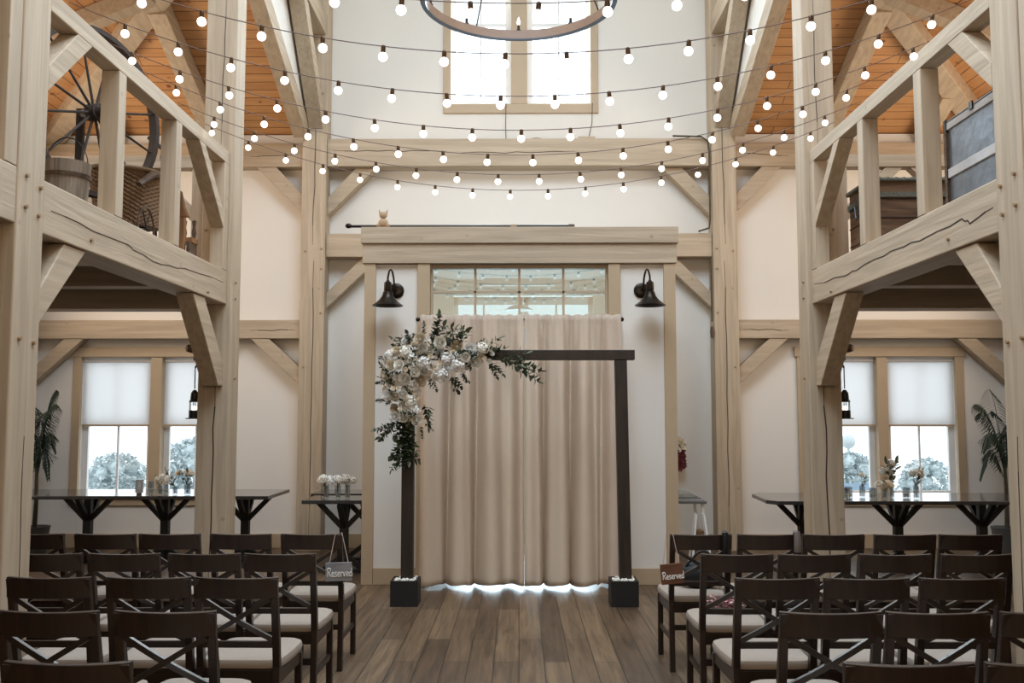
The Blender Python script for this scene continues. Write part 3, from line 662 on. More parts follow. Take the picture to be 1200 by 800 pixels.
def sprig(seed, L_, n, lw, ll):
    """sprig along +Z"""
    rr = random.Random(seed); mb = MB(); pts = [V((.03*L_*math.sin(3*i/8+seed), .04*L_*(i/8)**2, L_*i/8)) for i in range(9)]
    mb.tube(pts, [.0022*(1-.07*i) for i in range(9)], 5)
    for k in range(n):
        f = .12+.88*k/(n-1); i = f*8; i0 = min(7, int(i)); p = pts[i0].lerp(pts[i0+1], i-i0); a = k*2.4+rr.uniform(-.3, .3)
        d = V((math.cos(a)*.85, math.sin(a)*.85, .62)); leafy(mb, p, d, (0, 0, 1), ll*rr.uniform(.8, 1.15)*(1-.3*f), lw)
    leafy(mb, pts[-1], (0, 0, 1), (0, 1, 0), ll*.9, lw); return mb
def orient(o, loc, n, roll=0, sc=1):
    q = V((0, 0, 1)).rotation_difference(V(n).normalized()); o.location = loc
    o.rotation_mode = 'QUATERNION'; from mathutils import Quaternion
    o.rotation_quaternion = q @ Quaternion((0, 0, 1), roll); o.scale = (sc, sc, sc)
fa = empty('floral_arrangement', (-.96, 8.15, 2.1), 'cascading white flower and greenery arrangement on the left corner of the arch', 'flower arrangement')
O0 = V(fa.location)
def proto(mb, name, mat, sm=True):
    me = bpy.data.meshes.new(name); me.from_pydata([tuple(v) for v in mb.v], [], mb.f); me.update(); me.materials.append(M[mat])
    if sm:
        for p in me.polygons: p.use_smooth = True
    return me
PR = {'rose': [proto(rose(1, 4, 1), 'rose', 'petal'), proto(rose(2, 4, 1), 'rose', 'petal3'), proto(rose(3, 5, 1), 'rose', 'petal2')],
      'hyd': [proto(hydr(4, 1), 'hydrangea', 'petal3'), proto(hydr(6, 1), 'hydrangea', 'petal')],
      'bud': [proto(rose(8, 2, 1), 'flower_bud', 'petal3'), proto(rose(9, 2, 1), 'flower_bud', 'petal2')],
      'sprig': [proto(sprig(1, 1, 13, .20, .36), 'leaf_sprig', 'leaf', False), proto(sprig(2, 1, 11, .15, .42), 'leaf_sprig', 'leaf2', False), proto(sprig(3, 1, 13, .24, .34), 'leaf_sprig', 'leaf', False)]}
def inst(me, name, parent, loc, n, sc, roll=0):
    o = bpy.data.objects.new(name, me); col.objects.link(o); o.parent = parent; orient(o, V(loc)-V(parent['_o']), n, roll, sc); return o
def W2(u, v): # metres on the arch face, from measured offsets (arch corner region)
    return V(((u-608)*.00742, 0, 1.6+(488-v)*.00742+.03))
# flower clusters: centre, half sizes, count
rf = random.Random(21); placed = []
clusters = [((474, 438), (24, 26), 30), ((470, 462), (21, 20), 18), ((508, 432), (26, 16), 22), ((497, 408), (22, 9), 6), ((543, 424), (20, 14), 16),
            ((476, 488), (17, 13), 12), ((566, 419), (12, 12), 8), ((488, 508), (8, 6), 3)]
nf = 0
for (c, hs, n) in clusters:
    k = 0; tries = 0
    while k < n and tries < 400:
        tries += 1
        a, q = rf.uniform(0, 2*PI), math.sqrt(rf.random()); u, v = c[0]+hs[0]*q*math.cos(a), c[1]+hs[1]*q*math.sin(a)
        kind = rf.choices(['rose', 'hyd', 'bud'], [.55, .2, .25])[0]; r = {'rose': rf.uniform(.042, .06), 'hyd': rf.uniform(.05, .065), 'bud': rf.uniform(.02, .03)}[kind]
        p = W2(u, v)
        if any((p-pp).length < (r+rp)*.66 for pp, rp in placed): continue
        placed.append((p.copy(), r)); nf += 1; k += 1
        dy = rf.uniform(-.05, .02) - .10*(1-q*q)
        pos = V((p.x, 8.19+dy, p.z)); nrm = V(((u-c[0])/60+rf.uniform(-.3, .3), -1, -(v-c[1])/60+rf.uniform(-.2, .45)))
        if nf <= 97: inst(rf.choice(PR[kind]), {'rose': 'rose', 'hyd': 'hydrangea', 'bud': 'flower_bud'}[kind], fa, pos, nrm, r, rf.uniform(0, 6))
# greenery
def leaves(u, v, ang, L_, n=1, yy=8.18):
    for _ in range(n):
        a = math.radians(ang+rf.uniform(-22, 22)); p = W2(u+rf.uniform(-4, 4), v+rf.uniform(-4, 4))
        inst(rf.choice(PR['sprig']), 'leaf_sprig', fa, (p.x, yy+rf.uniform(-.05, .04), p.z), (math.cos(a), rf.uniform(-.5, .1), math.sin(a)), L_*rf.uniform(.85, 1.15), rf.uniform(0, 6))
for a in ((505, 412, 82, .22, 3), (520, 412, 50, .20, 4), (478, 416, 140, .15, 3), (485, 410, 100, .12, 2), (535, 410, 60, .13, 3), (455, 428, 170, .08, 2), (455, 470, 190, .09, 3),
          (560, 418, 10, .18, 5), (585, 424, 0, .20, 4), (600, 430, -12, .22, 3), (575, 430, -40, .13, 3), (528, 445, -70, .14, 3), (545, 440, -50, .10, 2), (505, 445, -80, .10, 2),
          (480, 490, -95, .22, 5), (478, 510, -100, .22, 6), (484, 515, -85, .20, 4), (478, 530, -105, .17, 3), (470, 495, -150, .20, 2), (465, 505, -165, .14, 2), (500, 480, -70, .14, 3), (497, 500, -60, .1, 2), (560, 412, 45, .09, 3), (455, 450, 180, .07, 2)):
    leaves(*a)
for _ in range(30):
    c = rf.choice(clusters[:6])[0]; leaves(c[0]+rf.uniform(-18, 18), c[1]+rf.uniform(-16, 16), rf.uniform(0, 360), .13, 1, 8.12)

# ------------------------------------------------------------------ chairs
def make_chair():
    t = empty('cross_back_chair', (0, 0, 0), 'x', 'chair')
    def sidepts(z):   # rear upright centre line y at height z
        return -.215 if z < .44 else -.215 - .085*((z-.44)/.42)**1.25
    for s in (-1, 1):
        m = MB(); zs = [0, .2, .44, .55, .65, .76, .855]; vs = []
        for z in zs:
            y = sidepts(z) + (-.02*(1-z/.44) if z < .44 else 0); hw = .0165; hd = .019 if z < .7 else .014
            for a, b in ((-hw, -hd), (hw, -hd), (hw, hd), (-hw, hd)): vs.append((s*.178+a, y+b, z))
        n = len(zs); m.add(vs, [(3, 2, 1, 0), ((n-1)*4, (n-1)*4+1, (n-1)*4+2, (n-1)*4+3)] + [(i*4+k, i*4+(k+1) % 4, i*4+4+(k+1) % 4, i*4+4+k) for i in range(n-1) for k in range(4)])
        m.build('rear_leg', 'dark', t, bevel=.003)
        MB().bar((s*.178, .205, 0), (s*.178, .20, .405), .034, .034).build('front_leg', 'dark', t, bevel=.003)
        MB().bar((s*.178, -.20, .20), (s*.178, .19, .20), .018, .03, (1,0,0)).build('stretcher', 'dark', t)
    MB().bar((-.165, -.225, .27), (.165, -.225, .27), .02, .032, (0,1,0)).build('stretcher', 'dark', t)
    MB().box(-.190, -.195, .355, .190, .225, .418).build('seat_frame', 'dark', t, bevel=.004)
    # curved crest
    m = MB(); N = 14; vs = []
    for i in range(N+1):
        x = -.195+.39*i/N; bow = -.028*(1-(x/.195)**2)
        for (dy, z) in ((-.296-.012, .765), (-.296-.020, .862), (-.296+.006, .862), (-.296+.012, .765)): vs.append((x, dy+bow+.012, z - (.004*(1-(x/.195)**2) if z > .8 else 0)))
    m.add(vs, [(3, 2, 1, 0), (N*4, N*4+1, N*4+2, N*4+3)] + [(i*4+k, i*4+(k+1) % 4, i*4+4+(k+1) % 4, i*4+4+k) for i in range(N) for k in range(4)])
    m.build('crest_rail', 'dark', t, bevel=.003)
    MB().bar((-.165, -.238, .545), (.165, -.238, .545), .02, .03, (0,1,0)).build('back_rail', 'dark', t, bevel=.002)
    for s in (-1, 1):
        a = V((s*.160, -.284, .762)); b = V((-s*.160, -.243, .568)); m = MB(); prev = None
        pts = [a.lerp(b, i/8)+V((0, -.018*math.sin(PI*i/8)-(.006 if s > 0 else -.002), 0)) for i in range(9)]
        for i in range(8): m.bar(pts[i], pts[i+1]+(pts[i+1]-pts[i])*.05, .020, .022, (0,1,0))
        m.build('cross_brace', 'dgloss', t)
    # cushion
    m = MB(); N = 40; rings = ((.418, .88), (.424, .985), (.445, 1.0), (.462, .97), (.472, .88), (.477, .6), (.478, .0)); vs = []
    for z, f in rings:
        for k in range(N):
            a = 2*PI*k/N; c, s_ = math.cos(a), math.sin(a); e = .28
            x = math.copysign(abs(c)**e, c)*.203*f; y = math.copysign(abs(s_)**e, s_)*.226*f+.022
            vs.append((x*(1 if y > 0 else .96), y, z))
    m.add(vs, [tuple(range(N))[::-1]] + [(i*N+k, i*N+(k+1) % N, (i+1)*N+(k+1) % N, (i+1)*N+k) for i in range(len(rings)-1) for k in range(N)])
    m.build('seat_cushion', 'seat', t, smooth=True)
    return t
rows = {'right': [(6.05, (1.141, 1.567, 1.977, 2.426, 2.846)), (5.19, (1.18, 1.593, 2.029, 2.465)), (4.43, (1.183, 1.605, 2.035)), (3.67, (1.184, 1.591, 2.031)), (2.92, (1.175, 1.608))],
        'left': [(6.05, (-1.307, -1.755, -2.209, -2.615, -3.069)), (5.19, (-1.294, -1.712, -2.148, -2.571)), (4.43, (-1.304, -1.714, -2.171)), (3.67, (-1.347, -1.795)), (2.92, (-1.364, ))]}
rown = ['front row', 'second row', 'third row', 'fourth row', 'nearest row']
ordn = ['on the aisle', 'second from the aisle', 'third from the aisle', 'fourth from the aisle', 'fifth from the aisle']
ch = make_chair(); cache = make_cache(ch); first = True; rr = random.Random(4)
for side in ('left', 'right'):
    for k, (yc, xs) in enumerate(rows[side]):
        for j, x in enumerate(xs):
            o = ch if first else tree_copy(ch, cache); first = False
            o.location = (x, yc+.305, 0); o.rotation_euler = (0, 0, rr.uniform(-.025, .025)); o['group'] = 'cross back chairs set out in rows'
            o['label'] = 'dark cross back chair with beige seat, %s block, %s, %s' % (side, rown[k], ordn[j])

# ------------------------------------------------------------------ reserved signs
glyph = {'R': [[(.06, 0), (.10, 1)], [(-.04, .85), (.12, 1.05), (.38, 1.0), (.44, .78), (.30, .58), (.1, .52)], [(.2, .54), (.34, .25), (.5, .0)]],
         'e': [[(0, .25), (.22, .28), (.27, .45), (.15, .55), (.04, .38), (.06, .1), (.2, .0), (.34, .12)]],
         's': [[(.26, .50), (.14, .56), (.05, .44), (.14, .30), (.24, .17), (.15, .01), (.0, .06)]],
         'r': [[(.05, .55), (.06, .0)], [(.06, .36), (.15, .53), (.27, .52)]],
         'v': [[(.0, .55), (.06, .28), (.14, .0)], [(.14, .0), (.22, .30), (.30, .58)]],
         'd': [[(.30, .48), (.14, .54), (.03, .30), (.10, .03), (.24, .06), (.31, .30)], [(.33, 1.08), (.31, .50), (.33, .0)]]}
adv = {'R': .56, 'e': .38, 's': .35, 'r': .34, 'v': .38, 'd': .42}
def lettering(txt, org, sc, y):
    m = MB(); x = 0
    for ch_ in txt:
        for st in glyph[ch_]:
            pts = [V((org[0]+(x+a)*sc, y, org[1]+b*sc)) for a, b in st]; sm = []
            for i in range(len(pts)-1):
                p0, p1, p2, p3 = pts[max(0, i-1)], pts[i], pts[i+1], pts[min(len(pts)-1, i+2)]
                for k in range(4):
                    t_ = k/4; sm.append(.5*((2*p1)+(p2-p0)*t_+(2*p0-5*p1+4*p2-p3)*t_*t_+(3*p1-p0-3*p2+p3)*t_**3))
            sm.append(pts[-1]); m.tube(sm, .0027, 5)
        x += adv[ch_]
    return m
def sign(x0, x1, z0, z1, y, mat, label, hang, rot):
    t = empty('reserved_sign', (0, 0, 0), label, 'sign', 'hanging reserved signs'); cxx, czz = (x0+x1)/2, (z0+z1)/2; w_, h_ = (x1-x0)/2, (z1-z0)/2
    MB().box(-w_, -.005, -h_, w_, .005, h_).build('board', mat, t, bevel=.002)
    lettering('Reserved', (-w_*.86, -h_*.5), w_*1.72/2.85, -.007).build('lettering', 'paint', t)
    hp = V(hang) - V((cxx, y, czz)); m = MB()
    m.tube([(-w_*.7, 0, h_*.85), (hp.x-.02, hp.y, hp.z), (hp.x+.02, hp.y, hp.z), (w_*.75, 0, h_*.85)], .0022, 5); m.build('twine', 'twine', t)
    t.location = (cxx, y, czz); t.rotation_euler = (0, rot, 0); return t
sign(-1.205, -1.040, .580, .695, 5.985, 'signgrey', 'grey wooden sign reading Reserved in white script, hung on the left aisle chair', (-1.125, 6.02, .873), -.03)
sign(.880, 1.020, .565, .69, 5.985, 'signbrown', 'brown wooden sign reading Reserved in white script, hung on the right aisle chair', (.965, 6.02, .873), -.09)

# handbag, scarf, petals
b = empty('handbag', (1.20, 6.36, .478), 'black leather handbag on the seat of the right aisle chair, front row', 'handbag')
MB().ball((1.20, 6.36, .56), .1, 18, 12, (1.45, .75, .92)).build('body', 'bag', b, smooth=True)
MB().tube([(1.10, 6.34, .62)]+[(1.10+.22*i/8, 6.32, .62+.10*math.sin(PI*i/8)) for i in range(1, 8)]+[(1.32, 6.34, .62)], .008, 6).build('handle', 'bag', b, smooth=True)
m = MB(); m.tube([(1.29, 6.045, .72), (1.292, 6.02, .80), (1.295, 6.025, .868), (1.297, 6.06, .872), (1.295, 6.09, .80), (1.28, 6.15, .66)], [.016, .02, .02, .018, .014, .012], 8)
tag(m.build('bag_strap', 'bag', smooth=True), 'black strap draped over the back corner of the right aisle chair, front row', 'strap')
m = MB(); m.tube([(1.737, 6.0, .76), (1.738, 5.995, .82), (1.74, 6.01, .872), (1.742, 6.045, .874), (1.742, 6.075, .80)], [.022, .024, .02, .02, .014], 8)
tag(m.build('scarf', 'greycloth', smooth=True), 'grey brown cloth hung over the second chair back, front row right', 'scarf')
pet = empty('petal_basket', (1.20, 5.60, .478), 'low dark basket of pink and dark red petals on the right aisle seat, second row', 'basket')
MB().lathe([(0, 0), (.09, 0), (.115, .035), (.108, .035), (.085, .006), (0, .006)], (1.20, 5.60, .479), 20).build('basket', 'oldwood', pet, smooth=True)
for mm, sd in (('red', 1), ('pink', 2)):
    rp = random.Random(sd); m = MB()
    for k in range(45):
        a, q = rp.uniform(0, 6.28), .1*math.sqrt(rp.random()); leafy(m, (1.20+q*math.cos(a), 5.60+q*math.sin(a), .51+rp.uniform(0, .03)), (rp.uniform(-1, 1), rp.uniform(-1, 1), rp.uniform(-.2, .7)), (0, 0, 1), .025, .022)
    m.build('petals', mm, pet)['kind'] = 'stuff'

# ------------------------------------------------------------------ bar tables
def long_table(poly, legs, label):
    xs = [p[0] for p in poly]; ys = [p[1] for p in poly]; c = ((min(xs)+max(xs))/2, (min(ys)+max(ys))/2, 0)
    t = empty('dining_table', c, label, 'table')
    MB().prism(poly, 2, .722, .76).build('tabletop', 'table', t, bevel=.006)
    for (x, y) in legs:
        l = MB().bar((x, y, .03), (x, y, .50), .085, .085).bar((x, y, .50), (x, y, .72), .075, .075).build('pedestal', 'tleg', t, bevel=.004)
        m = MB()
        for dx, dy in ((1,0), (-1,0), (0,1), (0,-1)): m.bar((x+dx*.03, y+dy*.03, .47), (x+dx*.27, y+dy*.27, .715), .05, .05, (dy, dx, 0))
        m.build('strut', 'tleg', t)
        m = MB()
        for dx, dy in ((1,0), (-1,0), (0,1), (0,-1)): m.bar((x+dx*.03, y+dy*.03, .16), (x+dx*.20, y+dy*.20, .03), .05, .05, (dy, dx, 0)).box(x+dx*.0-.04, y-.04, 0, x+.04, y+.04, .04)
        m.box(x-.25, y-.035, 0, x+.25, y+.035, .03).box(x-.035, y-.25, 0, x+.035, y+.25, .03); m.build('foot', 'tleg', t)
    return t
def chamf(x0, x1, y0, y1, dx0, dx1):
    return [(x0, y0), (x1, y0), (x1+dx1, y0+.12), (x1+dx1, y1), (x0+dx0, y1), (x0+dx0, y0+.12)]
long_table([(-5.75, 10.12), (-2.66, 10.12), (-2.66, 11.08), (-5.75, 11.08)], [(-4.78, 10.6), (-3.92, 10.6), (-3.03, 10.6)], 'long black table with branching legs along the left windows')
long_table([(2.58, 9.56), (5.75, 9.56), (5.75, 10.62), (2.66, 10.62), (2.54, 10.45), (2.50, 9.70)], [(2.98, 10.1), (3.98, 10.1), (4.86, 10.1)], 'long black table with branching legs along the right windows')
long_table([(-2.19, 9.62), (-1.56, 9.62), (-1.56, 10.22), (-2.19, 10.22)], [(-1.81, 9.92)], 'small square black table left of the doorway, nearest the aisle')
long_table([(-2.28, 10.45), (-1.56, 10.45), (-1.56, 11.05), (-2.28, 11.05)], [(-1.72, 10.75)], 'small black table behind the square one, against the back wall')

# ------------------------------------------------------------------ tabletop things
TZ = .7605
def vase(x, y, r, h, label, blooms, fl='rose', spread=.05, stemh=.1, mats=None):
    t = empty('flower_vase', (x, y, TZ), label, 'vase')
    MB().lathe([(0, .004), (r, .004), (r*1.05, h*.5), (r, h), (r*.9, h), (r*.93, h*.5), (r*.88, .012), (0, .012)], (x, y, TZ), 14).build('glass', 'cglass', t, smooth=True)
    rv = random.Random(int(abs(x*1000)))
    for k in range(blooms):
        a = rv.uniform(0, 6.28); q = spread*math.sqrt(rv.random()); tip = V((x+q*math.cos(a), y+q*math.sin(a)*.7, TZ+h+stemh*rv.uniform(.6, 1)))
        MB().tube([(x+rv.uniform(-.3, .3)*r, y, TZ+.015), (x+.4*q*math.cos(a), y, TZ+h), tip], .002, 5).build('stem', 'leaf2', t)
        inst(rv.choice(PR[fl]), 'bloom', t, tip, (q*math.cos(a)*8, -.6, .7), rv.uniform(.033, .048)*(1 if fl != 'bud' else .6), rv.uniform(0, 6))
    for k in range(2):
        inst(PR['sprig'][1], 'leaf_sprig', t, (x, y, TZ+h*.8), (rv.uniform(-.6, .6), -.2, 1), stemh*1.1, rv.uniform(0, 6))
    return t
def jar(x, y, r, h, label, candle=True):
    t = empty('glass_jar', (x, y, TZ), label, 'glass jar')
    MB().lathe([(0, .002), (r, .002), (r, h), (r*.92, h), (r*.92, .008), (0, .008)], (x, y, TZ), 16).build('glass', 'cglass', t, smooth=True)
    if candle: MB().cyl((x, y, TZ+.010), (x, y, TZ+h*.45), r*.7, n=12).build('candle', 'candle', t)
# left table
c = empty('table_number', (-4.10, 10.3, TZ), 'small grey card in a stand on the left long table', 'card')
MB().box(-4.145, 10.297, TZ+.02, -4.06, 10.303, TZ+.16).build('card', 'card', c); MB().box(-4.12, 10.27, TZ, -4.085, 10.33, TZ+.02).build('stand', 'oldwood', c)
for u, r, dz in (((-4.11, -4.09), 0, .11), ((-4.115, -4.085), 0, .08)): MB().tube([(u[0], 10.295, TZ+dz), (-4.10, 10.295, TZ+dz+.02), (u[1], 10.295, TZ+dz), (-4.10, 10.295, TZ+dz-.02)], .002, 5, True).build('number', 'paint', c)
jar(-3.97, 10.28, .038, .145, 'clear glass with a candle beside the card, left long table'); jar(-3.87, 10.45, .03, .10, 'short clear glass behind the flowers, left long table')
vase(-3.86, 10.25, .03, .10, 'clear vase of white flowers, leftmost on the left long table', 4, 'hyd', .08, .10)
vase(-3.72, 10.32, .025, .09, 'clear vase with tall pale sprigs, middle of the left long table', 4, 'bud', .08, .17)
vase(-3.58, 10.30, .035, .11, 'clear vase of pale flowers beside the middle post, left long table', 5, 'rose', .10, .14)
# right table
for x, y, l in ((3.36, 9.85, 'clear glass jar, leftmost on the right long table'), (3.44, 10.0, 'clear glass jar, second from left on the right long table'), (3.64, 9.85, 'clear glass jar in the middle of the right long table'), (4.02, 9.95, 'clear glass jar, rightmost on the right long table')):
    jar(x, y, .04, .11, l)
vase(3.60, 10.05, .03, .12, 'slim vase with one cream bloom, left on the right long table', 1, 'rose', .02, .10)
vase(3.74, 9.8, .035, .09, 'low vase of dark leaves and white flowers on the right long table', 4, 'rose', .07, .07)
vase(3.87, 9.95, .025, .12, 'vase with tall cream flowers in the middle of the right long table', 4, 'hyd', .09, .24)
vase(4.08, 9.85, .028, .14, 'vase with a pale dahlia, rightmost on the right long table', 3, 'hyd', .06, .15)
# small table
for x, r_, n, lbl in ((-1.98, .032, 5, 'left'), (-1.86, .032, 3, 'middle'), (-1.76, .028, 4, 'right')):
    vase(x, 9.80, r_, .135, 'glass vase of white flowers, %s of the three on the small square table' % lbl, n, 'hyd', .06, .07)

# ------------------------------------------------------------------ palms
def palm(x, y, s, label):
    t = empty('potted_palm', (x, y, 0), label, 'palm')
    MB().lathe([(0, 0), (.13, 0), (.17, .30), (.18, .32), (.15, .32), (.14, .28), (0, .28)], (x, y, 0), 20).build('pot', 'pot', t, smooth=True)
    MB().tube([(x, y, .27), (x+.01, y, .6), (x, y, 1.1)], [.03, .025, .016], 8).build('trunk', 'stem', t)
    rp = random.Random(int(abs(x*100)))
    inn = PI if s > 0 else 0; kk = .68 if s > 0 else .42
    specs = [(inn, .44, .62, 1.05), (inn+.35, .42, .10, 1.0), (inn-.3, .36, -.12, .9), (inn-.55, .40, .42, 1.1), (inn+.7, .40, .75, 1.1)]
    specs += [(inn+1.2+k*.62, .30, rp.uniform(.0, .8), 1.0) for k in range(7)]
    for (a, rad, dz, zs) in specs:
        rad *= kk; m = MB(); pts = []; base = V((x+.02*math.cos(a), y+.02*math.sin(a), zs))
        for i in range(13):
            f = i/12; pts.append(base + V((rad*math.cos(a)*f, rad*math.sin(a)*.8*f, dz*f+.42*math.sin(PI*f*.9)*(.9-.5*max(0, dz)))))
        m.tube(pts, [.006*(1-.065*i) for i in range(13)], 5)
        for i in range(3, 27):
            f = i/26; q = f*12; i0 = min(11, int(q)); p = pts[i0].lerp(pts[i0+1], q-i0); d = (pts[i0+1]-pts[i0]).normalized(); sd = d.cross(V((0,0,1))).normalized()
            ll = .175*math.sin(PI*(.15+.8*f))+.04
            for w_ in (-1, 1):
                for vz in ((-.75,), ): leafy(m, p, sd*w_*.6+d*.55+V((0,0,vz[0])), V((0,0,1)), ll, .018)
        m.build('frond', 'palm', t)
palm(-5.68, 11.2, -1, 'potted palm beside the left window, behind the near post')
palm(5.68, 11.2, 1, 'potted palm beside the right window, behind the near post')

# ------------------------------------------------------------------ right of the doorway
wr = empty('dried_wreath', (1.93, 11.62, 1.15), 'dark red and cream dried flower bunch hanging right of the doorway', 'dried flowers')
rp = random.Random(9); m = MB()
for k in range(60):
    a = rp.uniform(0, 6.28); zz_ = rp.uniform(-.17, .12); leafy(m, (1.93+.05*math.cos(a), 11.62, 1.15+zz_), (math.cos(a), -.5, rp.uniform(-.6, .6)), (0, -1, .3), .07, .045)
m.ball((1.935, 11.63, 1.09), .07, 10, 8, (1, .6, 1.2)).ball((1.95, 11.63, .99), .06, 10, 8, (1, .6, .9)).build('red_blooms', 'red', wr)
for k in range(7): inst(PR['bud'][1], 'cream_bloom', wr, (1.94+rp.uniform(-.05, .07), 11.58, 1.27+rp.uniform(-.05, .06)), (rp.uniform(-.5, .5), -1, .4), .035)
MB().tube([(1.94, 11.60, 1.12), (1.94, 11.70, 1.40), (1.94, 11.745, 1.42)], .003, 5).build('hanger', 'stem', wr)
tb = empty('side_table', (1.80, 10.5, 0), 'white side table with splayed legs and dark edged top, right of the doorway', 'table')
MB().box(1.58, 10.2, .675, 2.0, 10.75, .70).build('tabletop', 'pot', tb, bevel=.003)
for x, y, dx in ((1.62, 10.25, .0), (1.97, 10.25, .03), (1.62, 10.70, 0), (1.97, 10.70, .03)):
    MB().bar((x+dx, y, 0), (x-dx*.3, y, .673), .028, .028).build('leg', 'whitep', tb)
ho = empty('glass_terrarium', (1.86, 10.45, .70), 'low glass house terrarium on the white side table', 'terrarium')
MB().prism([(1.70, .702), (1.98, .702), (1.98, .72), (1.84, .80), (1.70, .82)], 1, 10.36, 10.56).build('glass_panels', 'cglass', ho)
m = MB()
for a_, b_ in (((1.70, .702), (1.98, .702)), ((1.98, .702), (1.98, .72)), ((1.98, .72), (1.84, .80)), ((1.84, .80), (1.70, .82))):
    for y in (10.36, 10.56): m.bar((a_[0], y, a_[1]), (b_[0], y, b_[1]), .006, .006, (0,1,0))
m.build('frame', 'whitep', ho)
lt = empty('floor_lantern', (1.82, 9.72, 0), 'tall white framed glass lantern with dried filler on the floor, right of the doorway', 'lantern')
m = MB()
for x, y in ((1.72, 9.62), (1.94, 9.62), (1.72, 9.84), (1.94, 9.84)): m.bar((x, y, 0), (1.83+(x-1.83)*.35, 9.73+(y-9.73)*.35, .62), .02, .02)
m.box(1.71, 9.61, 0, 1.95, 9.85, .02); m.build('frame', 'whitep', lt)
MB().lathe([(0, .02), (.09, .02), (.085, .15), (.055, .33), (.045, .45), (0, .47)], (1.83, 9.73, 0), 14).build('dried_filler', 'cone', lt)

# conduit and cable on the right back post
tag(MB().tube([(1.9, 11.46, 5.05), (2.25, 11.46, 5.04), (2.33, 11.46, 4.98), (2.345, 11.46, 4.85), (2.345, 11.46, 4.0), (2.33, 11.46, 3.90), (2.2, 11.47, 3.86)], .012, 8).build('cable', 'stem', smooth=True),
    'thin bent cable down the inner edge of the right back post, tie beam height', 'cable')
cb = empty('cable', (2.34, 11.44, 2.55), 'thin cable with a dark plug hanging down the inner edge of the right back post', 'cable')
MB().tube([(2.345, 11.45, 3.545), (2.345, 11.45, 2.75)], .010, 8).build('wire', 'stem', cb); MB().lathe([(0, 0), (.02, 0), (.028, .08), (.016, .14), (0, .15)], (2.345, 11.45, 2.55), 10).build('plug', 'oldwood', cb, smooth=True)

# ------------------------------------------------------------------ loft antiques, left
LZ = 2.862
aw = empty('antique_wheel', (-3.08, 6.7, LZ), 'large dark spoked antique wheel on a stand in the left loft', 'wheel')
nrm = V((.93, -.37, 0)).normalized(); ex = V((nrm.y, -nrm.x, 0)); ez = V((0, 0, 1)); cc = V((-3.08, 6.7, 3.80)); RW = .62
def wp(r, a, o=0): return cc + ex*r*math.cos(a) + ez*r*math.sin(a) + nrm*o
m = MB(); n = 56; vs = []; fs = []
for k in range(n):
    a = 2*PI*k/n
    for r_, o_ in ((RW-.035, -.035), (RW, -.035), (RW, .035), (RW-.035, .035)): vs.append(wp(r_, a, o_))
for k in range(n):
    for j in range(4): fs.append((k*4+j, k*4+(j+1) % 4, ((k+1) % n)*4+(j+1) % 4, ((k+1) % n)*4+j))
m.add(vs, fs).build('rim', 'wheelm', aw)
MB().cyl(cc-nrm*.11, cc-nrm*.03, .03, .065).cyl(cc-nrm*.03, cc+nrm*.05, .065, .06, 16).cyl(cc+nrm*.05, cc+nrm*.13, .045, .03, 12).build('hub', 'wheelm', aw)
for k in range(12):
    a = 2*PI*k/12+.26; MB().cyl(wp(.05, a), wp(RW-.03, a), .011, .008, 7).build('spoke', 'wheelm', aw)
MB().bar(cc-nrm*.13+V((0,0,.04)), V((cc.x-.12, cc.y+.05, LZ+.18)), .05, .04).build('stand_post', 'wheelm', aw)
MB().bar((-3.25, 6.2, LZ+.17), (-3.15, 7.25, LZ+.25), .16, .04, (1,0,0)).build('stand_bench', 'oldwood', aw)
for p_ in ((-3.32, 6.3), (-3.14, 6.3), (-3.18, 7.15)): MB().cyl((p_[0], p_[1], LZ), (p_[0]+.02, p_[1]+.03, LZ+.19), .016, .02, 8).build('stand_leg', 'oldwood', aw)
bk = empty('wooden_bucket', (-2.86, 5.86, LZ), 'weathered wooden stave bucket at the near end of the left loft', 'bucket')
MB().lathe([(0, .0), (.125, 0), (.15, .33), (.138, .33), (.115, .02), (0, .02)], (-2.86, 5.86, LZ), 18).build('staves', 'bucket', bk)
for z in (.07, .24): MB().lathe([(.130+z*.065, z-.012), (.135+z*.065, z-.012), (.137+z*.065, z+.012), (.131+z*.065, z+.012), (.130+z*.065, z-.012)], (-2.86, 5.86, LZ), 24).build('hoop', 'oldwood', bk)
MB().tube([(-2.86+.14*math.cos(PI*i/10), 5.86, LZ+.30+.20*math.sin(PI*i/10)) for i in range(11)], .004, 5).build('handle', 'iron', bk)
wc = empty('wicker_carriage', (-3.0, 7.25, LZ), 'brown wicker carriage basket with wooden handles in the left loft', 'carriage')
m = MB(); N = 96; Hn = 26; vs = []; fs = []
cx_, cy_ = -3.02, 7.22
for j in range(Hn+1):
    f = j/Hn; z = LZ+.20+.40*f; a_ = .20+.07*f; b_ = .34+.08*f
    for k in range(N):
        a = 2*PI*k/N; rr_ = 1+.022*(1 if (k//2+j) % 2 else -1); vs.append((cx_+a_*rr_*math.cos(a), cy_+b_*rr_*math.sin(a), z+.03*math.sin(a)))
for j in range(Hn):
    for k in range(N): fs.append((j*N+k, j*N+(k+1) % N, (j+1)*N+(k+1) % N, (j+1)*N+k))
fs.append(tuple(range(N))[::-1]); m.add(vs, fs).build('basket', 'wicker', wc)
MB().tube([(cx_+.275*math.cos(2*PI*k/40), cy_+.425*math.sin(2*PI*k/40), LZ+.605+.03*math.sin(2*PI*k/40)) for k in range(40)], .016, 7, True).build('rim', 'wicker', wc, smooth=True)
